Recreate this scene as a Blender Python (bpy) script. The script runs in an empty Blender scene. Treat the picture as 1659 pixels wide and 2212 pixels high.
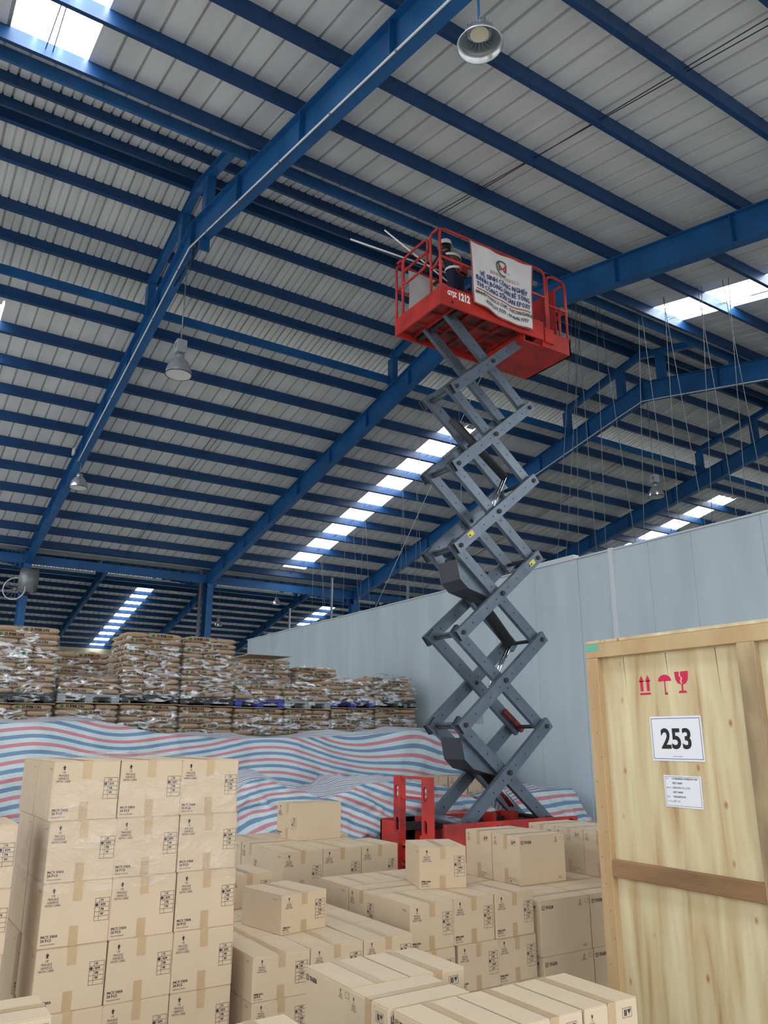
import bpy, bmesh, math, random
from math import sin, cos, pi, radians, sqrt, atan2
from mathutils import Vector, Matrix, Euler, noise

random.seed(7)
scene = bpy.context.scene
COL = scene.collection
H = 1.95                      # camera height above the floor

# ------------------------------------------------------------------ camera
cam_d = bpy.data.cameras.new('camera'); cam = bpy.data.objects.new('camera', cam_d); COL.objects.link(cam)
F_PX, PITCH, ROLL, YAW = 1697.7, 0.280869, 0.00201835, 0.575128
cam_d.sensor_fit = 'HORIZONTAL'; cam_d.sensor_width = 36.0
cam_d.lens = 36.0 * F_PX / 1659.0
cam_d.clip_start = 0.05; cam_d.clip_end = 400
fw = Vector((sin(YAW)*cos(PITCH), cos(YAW)*cos(PITCH), sin(PITCH)))
rt = Vector((cos(YAW), -sin(YAW), 0)); up = rt.cross(fw)
r2 = cos(ROLL)*rt + sin(ROLL)*up; u2 = -sin(ROLL)*rt + cos(ROLL)*up
cam.matrix_world = Matrix(((r2.x, u2.x, -fw.x, 0), (r2.y, u2.y, -fw.y, 0), (r2.z, u2.z, -fw.z, H), (0, 0, 0, 1)))
scene.camera = cam

# ------------------------------------------------------------------ world, exposure
w = bpy.data.worlds.new('overcast_sky'); scene.world = w; w.use_nodes = True
bg = w.node_tree.nodes['Background']
bg.inputs[0].default_value = (0.97, 0.98, 1.0, 1); bg.inputs[1].default_value = 1.85
SKYLIGHT = 7.0
scene.view_settings.view_transform = 'Standard'; scene.view_settings.look = 'None'
scene.view_settings.exposure = 0.35; scene.view_settings.gamma = 1.0
scene.view_settings.use_curve_mapping = False

# ------------------------------------------------------------------ materials
MATS = {}
def srgb(r, g, b):
    f = lambda c: (c/255/12.92) if c/255 <= .04045 else ((c/255+.055)/1.055)**2.4
    return (f(r), f(g), f(b), 1)
def mat(name, col, rough=.6, metal=0., noise_amt=0., nscale=8., col2=None, bump=0., bscale=60., spec=.5, emit=None, stretch=None, detail=4):
    m = bpy.data.materials.new(name); m.use_nodes = True; nt = m.node_tree; b = nt.nodes['Principled BSDF']
    b.inputs['Base Color'].default_value = col; b.inputs['Roughness'].default_value = rough; b.inputs['Metallic'].default_value = metal
    b.inputs['Specular IOR Level'].default_value = spec
    if emit: b.inputs['Emission Color'].default_value = col; b.inputs['Emission Strength'].default_value = emit
    if noise_amt or bump:
        tc = nt.nodes.new('ShaderNodeTexCoord'); mp = nt.nodes.new('ShaderNodeMapping'); nt.links.new(tc.outputs['Object'], mp.inputs[0])
        if stretch: mp.inputs['Scale'].default_value = stretch
    if noise_amt:
        n = nt.nodes.new('ShaderNodeTexNoise'); n.inputs['Scale'].default_value = nscale; n.inputs['Detail'].default_value = detail
        nt.links.new(mp.outputs[0], n.inputs['Vector'])
        r = nt.nodes.new('ShaderNodeValToRGB'); r.color_ramp.elements[0].position = .35; r.color_ramp.elements[1].position = .65
        c2 = col2 or tuple(c*(1-noise_amt) for c in col[:3])+(1,)
        r.color_ramp.elements[0].color = c2; r.color_ramp.elements[1].color = col
        nt.links.new(n.outputs['Fac'], r.inputs[0]); nt.links.new(r.outputs[0], b.inputs['Base Color'])
    if bump:
        n2 = nt.nodes.new('ShaderNodeTexNoise'); n2.inputs['Scale'].default_value = bscale; n2.inputs['Detail'].default_value = 3
        nt.links.new(mp.outputs[0], n2.inputs['Vector'])
        bp = nt.nodes.new('ShaderNodeBump'); bp.inputs['Strength'].default_value = bump; bp.inputs['Distance'].default_value = .02
        nt.links.new(n2.outputs['Fac'], bp.inputs['Height']); nt.links.new(bp.outputs[0], b.inputs['Normal'])
    MATS[name] = m; return m
mat('blue_steel', srgb(28, 98, 158), .45, 0, .25, 1.5)
mat('blue_purlin', srgb(10, 66, 116), .45, 0, .25, 1.5)
mat('roof_metal', srgb(230, 231, 230), .5, .05, .15, .9, stretch=(3, .25, 1))
mat('concrete', srgb(188, 187, 183), .7, 0, .2, .6)
mat('wall_panel', srgb(192, 208, 216), .5, 0, .13, .7, stretch=(1, 2.2, .35))
mat('low_bounce_panel', srgb(112, 112, 108), .8, 0, .2, 1.)  # grey kept dark to cut the light bounced up to the roof
mat('wall_trim', srgb(204, 212, 216), .5)
mat('card', srgb(203, 182, 154), .75, 0, .05, 3., bump=.05, bscale=25)
mat('card_light', srgb(203, 185, 158), .75, 0, .05, 3., bump=.05, bscale=25)
mat('tape', srgb(188, 162, 126), .3, 0, .1, 6)
mat('ink', srgb(58, 54, 62), .8)
mat('sack_ink', srgb(26, 26, 28), .8)
mat('ink_soft', srgb(120, 108, 98), .8)
mat('lift_red', srgb(196, 48, 38), .45, 0, .18, 3., col2=srgb(150, 40, 36))
mat('lift_grey', srgb(110, 122, 134), .34, .5, .16, 7.)
mat('lift_grime', srgb(176, 46, 38), .55, 0, .5, 3.2, col2=srgb(74, 34, 32))
mat('lift_bracket', srgb(66, 72, 78), .5, .3)
mat('lift_dark', srgb(36, 38, 42), .6)
mat('chrome', srgb(225, 228, 230), .12, 1.)
mat('black', srgb(18, 18, 20), .6)
mat('steel', srgb(176, 180, 184), .35, .7)
mat('galvanised', srgb(150, 154, 156), .45, .5, .15, 4)
mat('rod_grey', srgb(122, 126, 128), .6)
mat('white_paint', srgb(228, 228, 224), .5)
mat('white_plain', srgb(236, 236, 232), .6)
mat('lamp_alu', srgb(205, 212, 216), .25, .8)
mat('led', srgb(232, 222, 196), .5)
mat('tyre', srgb(46, 46, 48), .8)
mat('kraft', srgb(182, 154, 122), .7, 0, .1, 6, bump=.25, bscale=14)
mat('green_print', srgb(42, 110, 62), .7)
mat('pallet_black', srgb(30, 32, 36), .6)
mat('pallet_grey', srgb(150, 158, 162), .6)
mat('pallet_blue', srgb(34, 52, 150), .5)
mat('wood_frame', srgb(198, 172, 130), .7, 0, .25, 4., col2=srgb(180, 148, 104), bump=.15, bscale=30, stretch=(1, 1, .25))
mat('wood_weathered', srgb(186, 164, 126), .75, 0, .4, 5., col2=srgb(142, 120, 92), bump=.15, bscale=30, stretch=(1, 1, .3))
mat('wood_batten', srgb(160, 126, 90), .75, 0, .3, 4., col2=srgb(128, 98, 68), stretch=(1, .25, 1), bump=.15)
mat('paper', srgb(232, 234, 240), .55)
mat('stencil_red', srgb(206, 30, 78), .7)
mat('green_tape', srgb(96, 178, 158), .5)
mat('blue_line', srgb(66, 92, 150), .6)
mat('banner_white', srgb(222, 220, 218), .4, 0, .08, 3)
mat('banner_red', srgb(170, 60, 50), .5)
mat('banner_blue', srgb(26, 40, 120), .5)
mat('banner_black', srgb(40, 40, 46), .5)
mat('banner_green', srgb(26, 92, 70), .5)
mat('banner_brown', srgb(160, 120, 108), .6)
mat('skin', srgb(120, 78, 58), .6)
mat('hivis', srgb(132, 88, 84), .7, 0, .3, 12)
mat('trousers', srgb(24, 30, 60), .8)
mat('reflective', srgb(240, 240, 236), .3)
mat('helmet', srgb(226, 226, 222), .35)
mat('hair', srgb(20, 18, 18), .7)
mat('yellow_label', srgb(228, 212, 90), .5)
mat('far_green', srgb(70, 110, 92), .7)
mat('far_cream', srgb(190, 182, 150), .7)
mat('fan_dark', srgb(40, 34, 34), .5)

def skylight_mat():
    m = bpy.data.materials.new('skylight_sheet'); m.use_nodes = True; b = m.node_tree.nodes['Principled BSDF']
    b.inputs['Base Color'].default_value = (.8, .85, .88, 1); b.inputs['Emission Color'].default_value = (.93, .97, 1, 1)
    g = m.node_tree.nodes.new('ShaderNodeNewGeometry'); k = m.node_tree.nodes.new('ShaderNodeMath'); k.operation = 'MULTIPLY'; k.inputs[1].default_value = SKYLIGHT
    m.node_tree.links.new(g.outputs['Backfacing'], k.inputs[0]); m.node_tree.links.new(k.outputs[0], b.inputs['Emission Strength']); MATS['skylight'] = m
skylight_mat()
def plywood_mat():
    m = bpy.data.materials.new('plywood'); m.use_nodes = True; nt = m.node_tree; b = nt.nodes['Principled BSDF']; b.inputs['Roughness'].default_value = .6
    tc = nt.nodes.new('ShaderNodeTexCoord'); mp = nt.nodes.new('ShaderNodeMapping'); nt.links.new(tc.outputs['Object'], mp.inputs[0])
    mp.inputs['Scale'].default_value = (1, 5.5, .55)
    n = nt.nodes.new('ShaderNodeTexNoise'); n.inputs['Scale'].default_value = 1.6; n.inputs['Detail'].default_value = 6; n.inputs['Distortion'].default_value = .6
    nt.links.new(mp.outputs[0], n.inputs['Vector'])
    r = nt.nodes.new('ShaderNodeValToRGB'); e = r.color_ramp.elements
    e[0].position = .30; e[0].color = srgb(176, 146, 104); e[1].position = .66; e[1].color = srgb(220, 207, 170)
    e.new(.40).color = srgb(199, 178, 136); e.new(.50).color = srgb(208, 191, 152)
    nt.links.new(n.outputs['Fac'], r.inputs[0])
    # knots
    mp2 = nt.nodes.new('ShaderNodeMapping'); nt.links.new(tc.outputs['Object'], mp2.inputs[0]); mp2.inputs['Scale'].default_value = (1, 7.5, 4.2)
    v = nt.nodes.new('ShaderNodeTexVoronoi'); v.inputs['Scale'].default_value = .95; nt.links.new(mp2.outputs[0], v.inputs['Vector'])
    r2 = nt.nodes.new('ShaderNodeValToRGB'); r2.color_ramp.elements[0].position = .04; r2.color_ramp.elements[1].position = .12
    r2.color_ramp.elements[0].color = (1, 1, 1, 1); r2.color_ramp.elements[1].color = (0, 0, 0, 1)
    nt.links.new(v.outputs['Distance'], r2.inputs[0])
    mx = nt.nodes.new('ShaderNodeMix'); mx.data_type = 'RGBA'; nt.links.new(r2.outputs[0], mx.inputs[0]); nt.links.new(r.outputs[0], mx.inputs[6])
    mx.inputs[7].default_value = srgb(172, 124, 78); nt.links.new(mx.outputs[2], b.inputs['Base Color']); MATS['plywood'] = m
plywood_mat()
def tarp_mat():
    m = bpy.data.materials.new('striped_tarpaulin'); m.use_nodes = True; nt = m.node_tree; b = nt.nodes['Principled BSDF']; b.inputs['Roughness'].default_value = .55
    uv = nt.nodes.new('ShaderNodeUVMap'); uv.uv_map = 'stripes'
    sx = nt.nodes.new('ShaderNodeSeparateXYZ'); nt.links.new(uv.outputs[0], sx.inputs[0])
    fr = nt.nodes.new('ShaderNodeMath'); fr.operation = 'FRACT'; nt.links.new(sx.outputs['Y'], fr.inputs[0])
    r = nt.nodes.new('ShaderNodeValToRGB'); r.color_ramp.interpolation = 'CONSTANT'; e = r.color_ramp.elements
    e[0].position = 0; e[0].color = srgb(108, 140, 176); e[1].position = .24; e[1].color = srgb(192, 210, 212)
    e.new(.5).color = srgb(196, 128, 142); e.new(.72).color = srgb(192, 210, 212)
    nt.links.new(fr.outputs[0], r.inputs[0]); nt.links.new(r.outputs[0], b.inputs['Base Color'])
    n2 = nt.nodes.new('ShaderNodeTexNoise'); n2.inputs['Scale'].default_value = 7; tc = nt.nodes.new('ShaderNodeTexCoord'); nt.links.new(tc.outputs['Object'], n2.inputs['Vector'])
    bp = nt.nodes.new('ShaderNodeBump'); bp.inputs['Strength'].default_value = .35; bp.inputs['Distance'].default_value = .05
    nt.links.new(n2.outputs['Fac'], bp.inputs['Height']); nt.links.new(bp.outputs[0], b.inputs['Normal']); MATS['tarp'] = m
tarp_mat()
def film_mat(name, scale, amount, stretch):
    m = bpy.data.materials.new(name); m.use_nodes = True; nt = m.node_tree
    for n in list(nt.nodes):
        if n.type != 'OUTPUT_MATERIAL': nt.nodes.remove(n)
    out = [n for n in nt.nodes if n.type == 'OUTPUT_MATERIAL'][0]
    tr = nt.nodes.new('ShaderNodeBsdfTransparent'); gl = nt.nodes.new('ShaderNodeBsdfGlossy'); gl.inputs['Roughness'].default_value = .22
    gl.inputs['Color'].default_value = (.95, .97, 1, 1)
    tc = nt.nodes.new('ShaderNodeTexCoord'); mp = nt.nodes.new('ShaderNodeMapping'); mp.inputs['Scale'].default_value = stretch
    nt.links.new(tc.outputs['Object'], mp.inputs[0])
    n = nt.nodes.new('ShaderNodeTexNoise'); n.inputs['Scale'].default_value = scale; n.inputs['Detail'].default_value = 5; n.inputs['Distortion'].default_value = .8
    nt.links.new(mp.outputs[0], n.inputs['Vector'])
    bp = nt.nodes.new('ShaderNodeBump'); bp.inputs['Strength'].default_value = 1.; bp.inputs['Distance'].default_value = .08
    nt.links.new(n.outputs['Fac'], bp.inputs['Height']); nt.links.new(bp.outputs[0], gl.inputs['Normal'])
    r = nt.nodes.new('ShaderNodeValToRGB'); r.color_ramp.elements[0].position = .50; r.color_ramp.elements[1].position = .63
    r.color_ramp.elements[0].color = (.06, .06, .06, 1); r.color_ramp.elements[1].color = (amount, amount, amount, 1)
    nt.links.new(n.outputs['Fac'], r.inputs[0])
    df = nt.nodes.new('ShaderNodeBsdfDiffuse'); df.inputs['Color'].default_value = (.8, .82, .84, 1); gd = nt.nodes.new('ShaderNodeMixShader'); gd.inputs[0].default_value = .35
    nt.links.new(gl.outputs[0], gd.inputs[1]); nt.links.new(df.outputs[0], gd.inputs[2])
    mx = nt.nodes.new('ShaderNodeMixShader'); nt.links.new(r.outputs[0], mx.inputs[0]); nt.links.new(tr.outputs[0], mx.inputs[1]); nt.links.new(gd.outputs[0], mx.inputs[2])
    nt.links.new(mx.outputs[0], out.inputs[0]); MATS[name] = m
film_mat('film_sack', 4.5, .95, (1, 1, 3.))
film_mat('film_box', 5., .13, (1, 1, 2.))

# ------------------------------------------------------------------ mesh helpers
class MB:
    def __init__(s): s.v = []; s.f = []
    def add(s, vs, fs):
        o = len(s.v); s.v += [tuple(p) for p in vs]; s.f += [tuple(i+o for i in f) for f in fs]; return s
    def box(s, x0, x1, y0, y1, z0, z1):
        return s.add([(x0,y0,z0),(x1,y0,z0),(x1,y1,z0),(x0,y1,z0),(x0,y0,z1),(x1,y0,z1),(x1,y1,z1),(x0,y1,z1)],
                     [(0,3,2,1),(4,5,6,7),(0,1,5,4),(1,2,6,5),(2,3,7,6),(3,0,4,7)])
    def cbox(s, x0, x1, y0, y1, z0, z1, c):          # box with chamfered vertical and horizontal edges
        vs = []; 
        for z, i in ((z0, c), (z0+c, 0), (z1-c, 0), (z1, c)):
            xa, xb, ya, yb = x0+i, x1-i, y0+i, y1-i
            k = c*.9
            vs += [(xa+k,ya,z),(xb-k,ya,z),(xb,ya+k,z),(xb,yb-k,z),(xb-k,yb,z),(xa+k,yb,z),(xa,yb-k,z),(xa,ya+k,z)]
        fs = [tuple(range(7,-1,-1)), tuple(range(24,32))]
        for r in range(3):
            for k in range(8): fs.append((r*8+k, r*8+(k+1)%8, r*8+8+(k+1)%8, r*8+8+k))
        return s.add(vs, fs)
    def prism(s, pts, a, b, axis):                    # polygon in the other two axes, extruded along axis from a to b
        n = len(pts)
        def P(p, t):
            return (t, p[0], p[1]) if axis == 'x' else ((p[0], t, p[1]) if axis == 'y' else (p[0], p[1], t))
        return s.add([P(p, a) for p in pts]+[P(p, b) for p in pts],
                     [tuple(range(n-1,-1,-1)), tuple(range(n,2*n))]+[(i,(i+1)%n,n+(i+1)%n,n+i) for i in range(n)])
    def beam(s, p0, p1, wd, ht, side=None):           # oriented box; wd across 'side', ht across the other
        p0 = Vector(p0); p1 = Vector(p1); d = (p1-p0).normalized()
        a = Vector(side) if side else (Vector((0,0,1)).cross(d) if abs(d.z) < .99 else Vector((1,0,0)))
        a = (a - d*a.dot(d)).normalized(); b = d.cross(a)
        vs = [p+a*wd/2*i+b*ht/2*j for p in (p0, p1) for i, j in ((-1,-1),(1,-1),(1,1),(-1,1))]
        return s.add(vs, [(0,3,2,1),(4,5,6,7),(0,1,5,4),(1,2,6,5),(2,3,7,6),(3,0,4,7)])
    def tube(s, pts, r, n=8, cap=True):
        pts = [Vector(p) for p in pts]; vs = []; m = len(pts); prev = None
        for i, p in enumerate(pts):
            d = ((pts[min(i+1,m-1)]-p).normalized() + (p-pts[max(i-1,0)]).normalized()).normalized()
            if prev is None: a = d.orthogonal().normalized()
            else: a = (prev - d*prev.dot(d)).normalized()
            prev = a; b = d.cross(a); rr = r[i] if isinstance(r, (list, tuple)) else r
            vs += [p+(a*cos(2*pi*k/n)+b*sin(2*pi*k/n))*rr for k in range(n)]
        fs = [(i*n+k, i*n+(k+1)%n, (i+1)*n+(k+1)%n, (i+1)*n+k) for i in range(m-1) for k in range(n)]
        if cap: fs += [tuple(range(n-1,-1,-1)), tuple(range((m-1)*n, m*n))]
        return s.add(vs, fs)
    def lathe(s, prof, c, n=24, close=False):          # profile (r, z) about a vertical axis at c
        vs = [(c[0]+r*cos(2*pi*k/n), c[1]+r*sin(2*pi*k/n), c[2]+z) for r, z in prof for k in range(n)]
        m = len(prof)
        fs = [(i*n+k, i*n+(k+1)%n, (i+1)*n+(k+1)%n, (i+1)*n+k) for i in range(m-1) for k in range(n)]
        if close: fs += [tuple(range(n-1,-1,-1)), tuple(range((m-1)*n, m*n))]
        return s.add(vs, fs)
    def flat(s, geo, fn):                              # put a flat 2-D mesh through fn(x, y) -> 3-D
        return s.add([fn(x, y) for x, y in geo[0]], geo[1])
    def mesh(s, name, m, smooth=False, off=None):
        me = bpy.data.meshes.new(name)
        vs = s.v if off is None else [(a-off[0], b-off[1], c-off[2]) for a, b, c in s.v]
        me.from_pydata(vs, [], s.f); me.materials.append(MATS[m])
        if smooth: me.polygons.foreach_set('use_smooth', [True]*len(me.polygons))
        me.update(); return me
    def build(s, name, m, parent=None, smooth=False, local=False):
        off = None
        if parent is not None and not local: off = origin(parent)
        return link(name, s.mesh(name, m, smooth, off), parent)
def origin(o):
    p = Vector((0,0,0))
    while o is not None: p = p+o.location; o = o.parent
    return p
def link(name, me, parent=None, loc=None, rz=0):
    o = bpy.data.objects.new(name, me); COL.objects.link(o); o.parent = parent
    if loc is not None: o.location = loc
    if rz: o.rotation_euler.z = rz
    return o
def tag(o, label=None, cat=None, group=None, kind=None):
    if label: o['label'] = label
    if cat: o['category'] = cat
    if group: o['group'] = group
    if kind: o['kind'] = kind
    return o
def thing(name, label, cat, loc=(0,0,0), group=None, rz=0):
    o = bpy.data.objects.new(name, None); COL.objects.link(o); o.location = loc; o.rotation_euler.z = rz; o.empty_display_size = .1
    return tag(o, label, cat, group)
def struct(name, loc=(0,0,0), label=None):
    o = bpy.data.objects.new(name, None); COL.objects.link(o); o.location = loc; o.empty_display_size = .1
    return tag(o, label, kind='structure')
def copy_tree(o, parent=None):
    c = o.copy(); COL.objects.link(c); c.parent = parent
    for ch in list(o.children): copy_tree(ch, c)
    return c
def remove_tree(o):
    for ch in list(o.children): remove_tree(ch)
    bpy.data.objects.remove(o)
TXT = {}
def text2d(t, size=1., bold=0., align='LEFT', sx=1., off=0., res=1):
    key = (t, size, bold, align, sx, off, res)
    if key in TXT: return TXT[key]
    c = bpy.data.curves.new('lettering', 'FONT'); c.body = t; c.size = size; c.align_x = align; c.resolution_u = res; c.offset = off
    c.fill_mode = 'FRONT'
    o = bpy.data.objects.new('lettering', c); COL.objects.link(o)
    dg = bpy.context.evaluated_depsgraph_get(); me = o.evaluated_get(dg).to_mesh()
    g = ([(v.co.x*sx, v.co.y) for v in me.vertices], [tuple(p.vertices) for p in me.polygons])
    if bold:
        n_ = len(g[0]); g = ([(x+d_, y) for d_ in (-bold, 0, bold) for x, y in g[0]], [tuple(i+k*n_ for i in f) for k in range(3) for f in g[1]])
    o.evaluated_get(dg).to_mesh_clear(); bpy.data.objects.remove(o); bpy.data.curves.remove(c)
    TXT[key] = g; return g
def rect2d(x0, y0, x1, y1): return ([(x0,y0),(x1,y0),(x1,y1),(x0,y1)], [(0,1,2,3)])
def poly2d(pts): return (list(pts), [tuple(range(len(pts)))])
def disc2d(x, y, r, n=14): return poly2d([(x+r*cos(2*pi*k/n), y+r*sin(2*pi*k/n)) for k in range(n)])
def frame2d(x0, y0, x1, y1, t): return [rect2d(x0,y0,x1,y0+t), rect2d(x0,y1-t,x1,y1), rect2d(x0,y0,x0+t,y1), rect2d(x1-t,y0,x1,y1)]
def shift(g, dx, dy): return ([(x+dx, y+dy) for x, y in g[0]], g[1])
ORD = ['first', 'second', 'third', 'fourth', 'fifth', 'sixth', 'seventh', 'eighth', 'ninth', 'tenth', 'eleventh', 'twelfth', 'thirteenth']

# ================================================================== THE SETTING
S = .218
XF = [4.375+7*k for k in range(-2, 7)]           # steel frames
XA, XB = XF[0]-.6, XF[-1]+.3
RID = [14.0, 47.8]; ZR = 9.75+H                   # ridges; underside of the rafters at the ridge
EAVE0, VAL, EAVE2 = -2.9, 30.9, 64.7
HP, HS = .60, .855                                 # purlin underside and sheet above the rafter underside
def zraf(y):
    r = min(RID, key=lambda q: abs(q-y)); return ZR-S*abs(y-r)

fl = MB(); fl.box(-45, 60, -45, 75, -.2, 0); tag(fl.build('floor', 'concrete'), 'grey concrete warehouse floor', kind='structure')

def sheet_mesh(y0, y1, zfun, wd=14/13, ribs=3, rib_h=.07, m='roof_metal', double=False):
    prof = []; p = wd/ribs
    for k in range(ribs):
        a = k*p
        prof += [(a, 0), (a+p-.05, 0), (a+p-.04, rib_h), (a+p-.012, rib_h), (a+p-.002, 0)]
        if double: prof[-5:-4] = [(a, 0), (a+p*.5-.03, 0), (a+p*.5-.02, rib_h*.6), (a+p*.5, rib_h*.6), (a+p*.5+.01, 0)]
    prof.append((wd, 0))
    b = MB(); n = len(prof)
    vs = [(x, y, zfun(y)+z) for y in (y0, y1) for x, z in prof]
    b.add(vs, [(i, i+1, n+i+1, n+i) for i in range(n-1)])
    return b.mesh('roof_sheet', m)
def purlin_mesh(y, zb, slope, hgt=.25, fl_=.09):
    # C section running the length of the hall; web leans with the slope
    b = MB(); t = .012
    pts = [(y-fl_/2, zb), (y+fl_/2, zb+slope*fl_), (y+fl_/2, zb+slope*fl_+t), (y-fl_/2+t, zb+t), (y-fl_/2+t, zb+hgt-t), (y+fl_/2, zb+hgt-t+slope*fl_), (y+fl_/2, zb+hgt+slope*fl_), (y-fl_/2, zb+hgt)]
    n = len(pts)
    vs = [(XA, p[0], p[1]) for p in pts]+[(XB, p[0], p[1]) for p in pts]
    fs = [(i,(i+1)%n,n+(i+1)%n,n+i) for i in range(n)]
    return b.add(vs, fs).mesh('purlin', 'blue_purlin')
SHW = 14/13
SKY_BAYS = [XF[2]-3.5, XF[4]-3.5, XF[6]-3.5, XF[8]-3.5]   # skylight strip centre lines
near_p = [EAVE0+.3, -1.2, .1, .75, 2.1, 3.5, 4.9, 6.3, 7.7, 9.1, 10.45]
near_p = [-2.6, -1.3, 0., .75+.0, 2.1, 3.5, 4.9, 6.3, 7.7, 9.1, 10.45]; near_p.pop(2)
far_p = [17.75, 18.98, 20.2, 21.4, 22.65, 23.95, 25.25, 26.6, 27.95, 29.3, 30.5]
def slope_roof(y0, y1, pl, sg, label, n_sky, sy0, sy1):
    zf = lambda y: zraf(y)+HS
    c = struct('ceiling', (0, 0, 0), label)
    me = sheet_mesh(y0, y1, zf); sky = sheet_mesh(sy0, sy1, lambda y: zf(y)+.004, m='skylight'); rest = [sheet_mesh(a_, b_, zf) for a_, b_ in ((y0, sy0), (sy1, y1)) if b_-a_ > .05]
    x = SKY_BAYS[0]-SHW*10.5
    while x < XB-.01:
        mid = x+SHW/2; is_sky = any(abs(mid-s) < .3 for s in SKY_BAYS)
        if is_sky:
            o = link('window_%d' % n_sky[0], sky, None, (x, 0, 0)); tag(o, 'translucent skylight strip in the ribbed roof', kind='structure'); n_sky[0] += 1
            for me_ in rest: link('roof_sheet', me_, c, (x, 0, 0))
        else: link('roof_sheet', me, c, (x, 0, 0))
        x += SHW
    for y in pl: link('purlin', purlin_mesh(y, zraf(y)+HP, sg*S), c)
    ya, yb = min(pl), max(pl)
    for k in range(2, len(XF)-1):
        xm = (XF[k-1]+XF[k])/2
        for dx in (-.05, .05):
            b = MB(); b.tube([(xm+dx*3, ya, zraf(ya)+HP+.14), (xm-dx, yb, zraf(yb)+HP+.14)], .008, 5); b.build('sag_rod', 'lift_dark', c)
ns = [1]
slope_roof(EAVE0-.4, 11.1, near_p, 1, 'ribbed metal roof slope above the cartons', ns, EAVE0-.4, 10.47)
slope_roof(17.15, VAL-.25, far_p, -1, 'ribbed metal roof slope falling to the valley', ns, 18.4, 30.1)
mir = lambda q: RID[1]-(q-RID[0])
near2 = [mir(q) for q in far_p]; far2 = [RID[1]+(q-RID[0]) for q in far_p]
slope_roof(mir(VAL-.25), mir(17.15), near2, 1, 'ribbed metal roof slope beyond the valley', ns, mir(30.1), mir(18.35))
slope_roof(RID[1]+3.15, EAVE2, far2, -1, 'ribbed metal roof slope of the far bay', ns, RID[1]+4.35, EAVE2)
# raised ridge vents
ZM = 11.15+H
def monitor_roof(yr, label):
    c = struct('ceiling', (0, 0, 0), label)
    zt = lambda y: ZM+.42-S*abs(y-yr)
    m1 = sheet_mesh(yr-5., yr, zt, double=True); m2 = sheet_mesh(yr, yr+5., zt, double=True)
    x = SKY_BAYS[0]-SHW*10.5
    while x < XB-.01:
        link('roof_sheet', m1, c, (x, 0, 0)); link('roof_sheet', m2, c, (x, 0, 0)); x += SHW
    for dy in (-2.45, -.95, -.12): link('purlin', purlin_mesh(yr+dy, ZM+.2-S*abs(dy), S), c)
    for dy in (.2, 1.1, 2.33, 3.2): link('purlin', purlin_mesh(yr+dy, ZM+.2-S*abs(dy), -S), c)
    for sg_ in (-1, 1):
        g = MB(); y_ = yr+sg_*5.; g.box(XA, XB, y_-.01, y_+.01, zt(y_)-.62, zt(y_)+.02); g.build('light_skirt', 'roof_metal', c)  # skirt added at the vent edge, dropped low to hold back sky light
    g = MB(); g.box(XA, XB, yr+3.05, yr+3.11, 9.72+H, 9.94+H); g.build('girt', 'blue_steel', c)
    g = MB(); g.box(XA, XB, yr-3.11, yr-3.05, 9.72+H, 9.94+H); g.build('girt', 'blue_steel', c)
monitor_roof(RID[0]+.05, 'raised ridge vent roof over the near hall')
monitor_roof(RID[1]+.05, 'raised ridge vent roof over the far hall')

# portal frames
def i_rafter(x, y0, y1, z0, z1, d0, d1, fwid=.215, t=.016):
    b = MB()
    def slab(za, zb, wa):
        b.add([(x-wa, y0, za[0]), (x+wa, y0, za[0]), (x+wa, y1, za[1]), (x-wa, y1, za[1]), (x-wa, y0, zb[0]), (x+wa, y0, zb[0]), (x+wa, y1, zb[1]), (x-wa, y1, zb[1])],
              [(0,3,2,1),(4,5,6,7),(0,1,5,4),(1,2,6,5),(2,3,7,6),(3,0,4,7)])
    slab((z0, z1), (z0+t, z1+t), fwid/2); slab((z0+d0-t, z1+d1-t), (z0+d0, z1+d1), fwid/2); slab((z0+t, z1+t), (z0+d0-t, z1+d1-t), .006)
    return b
FR = ['behind the camera side of the hall', 'beside the near lamp row', 'carrying three hanging lamps and a white conduit', 'behind the red lift platform', 'carrying a hanging lamp over the grey wall', 'second beyond the grey wall', 'third beyond the grey wall', 'fourth beyond the grey wall', 'last at the far end']
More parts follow.
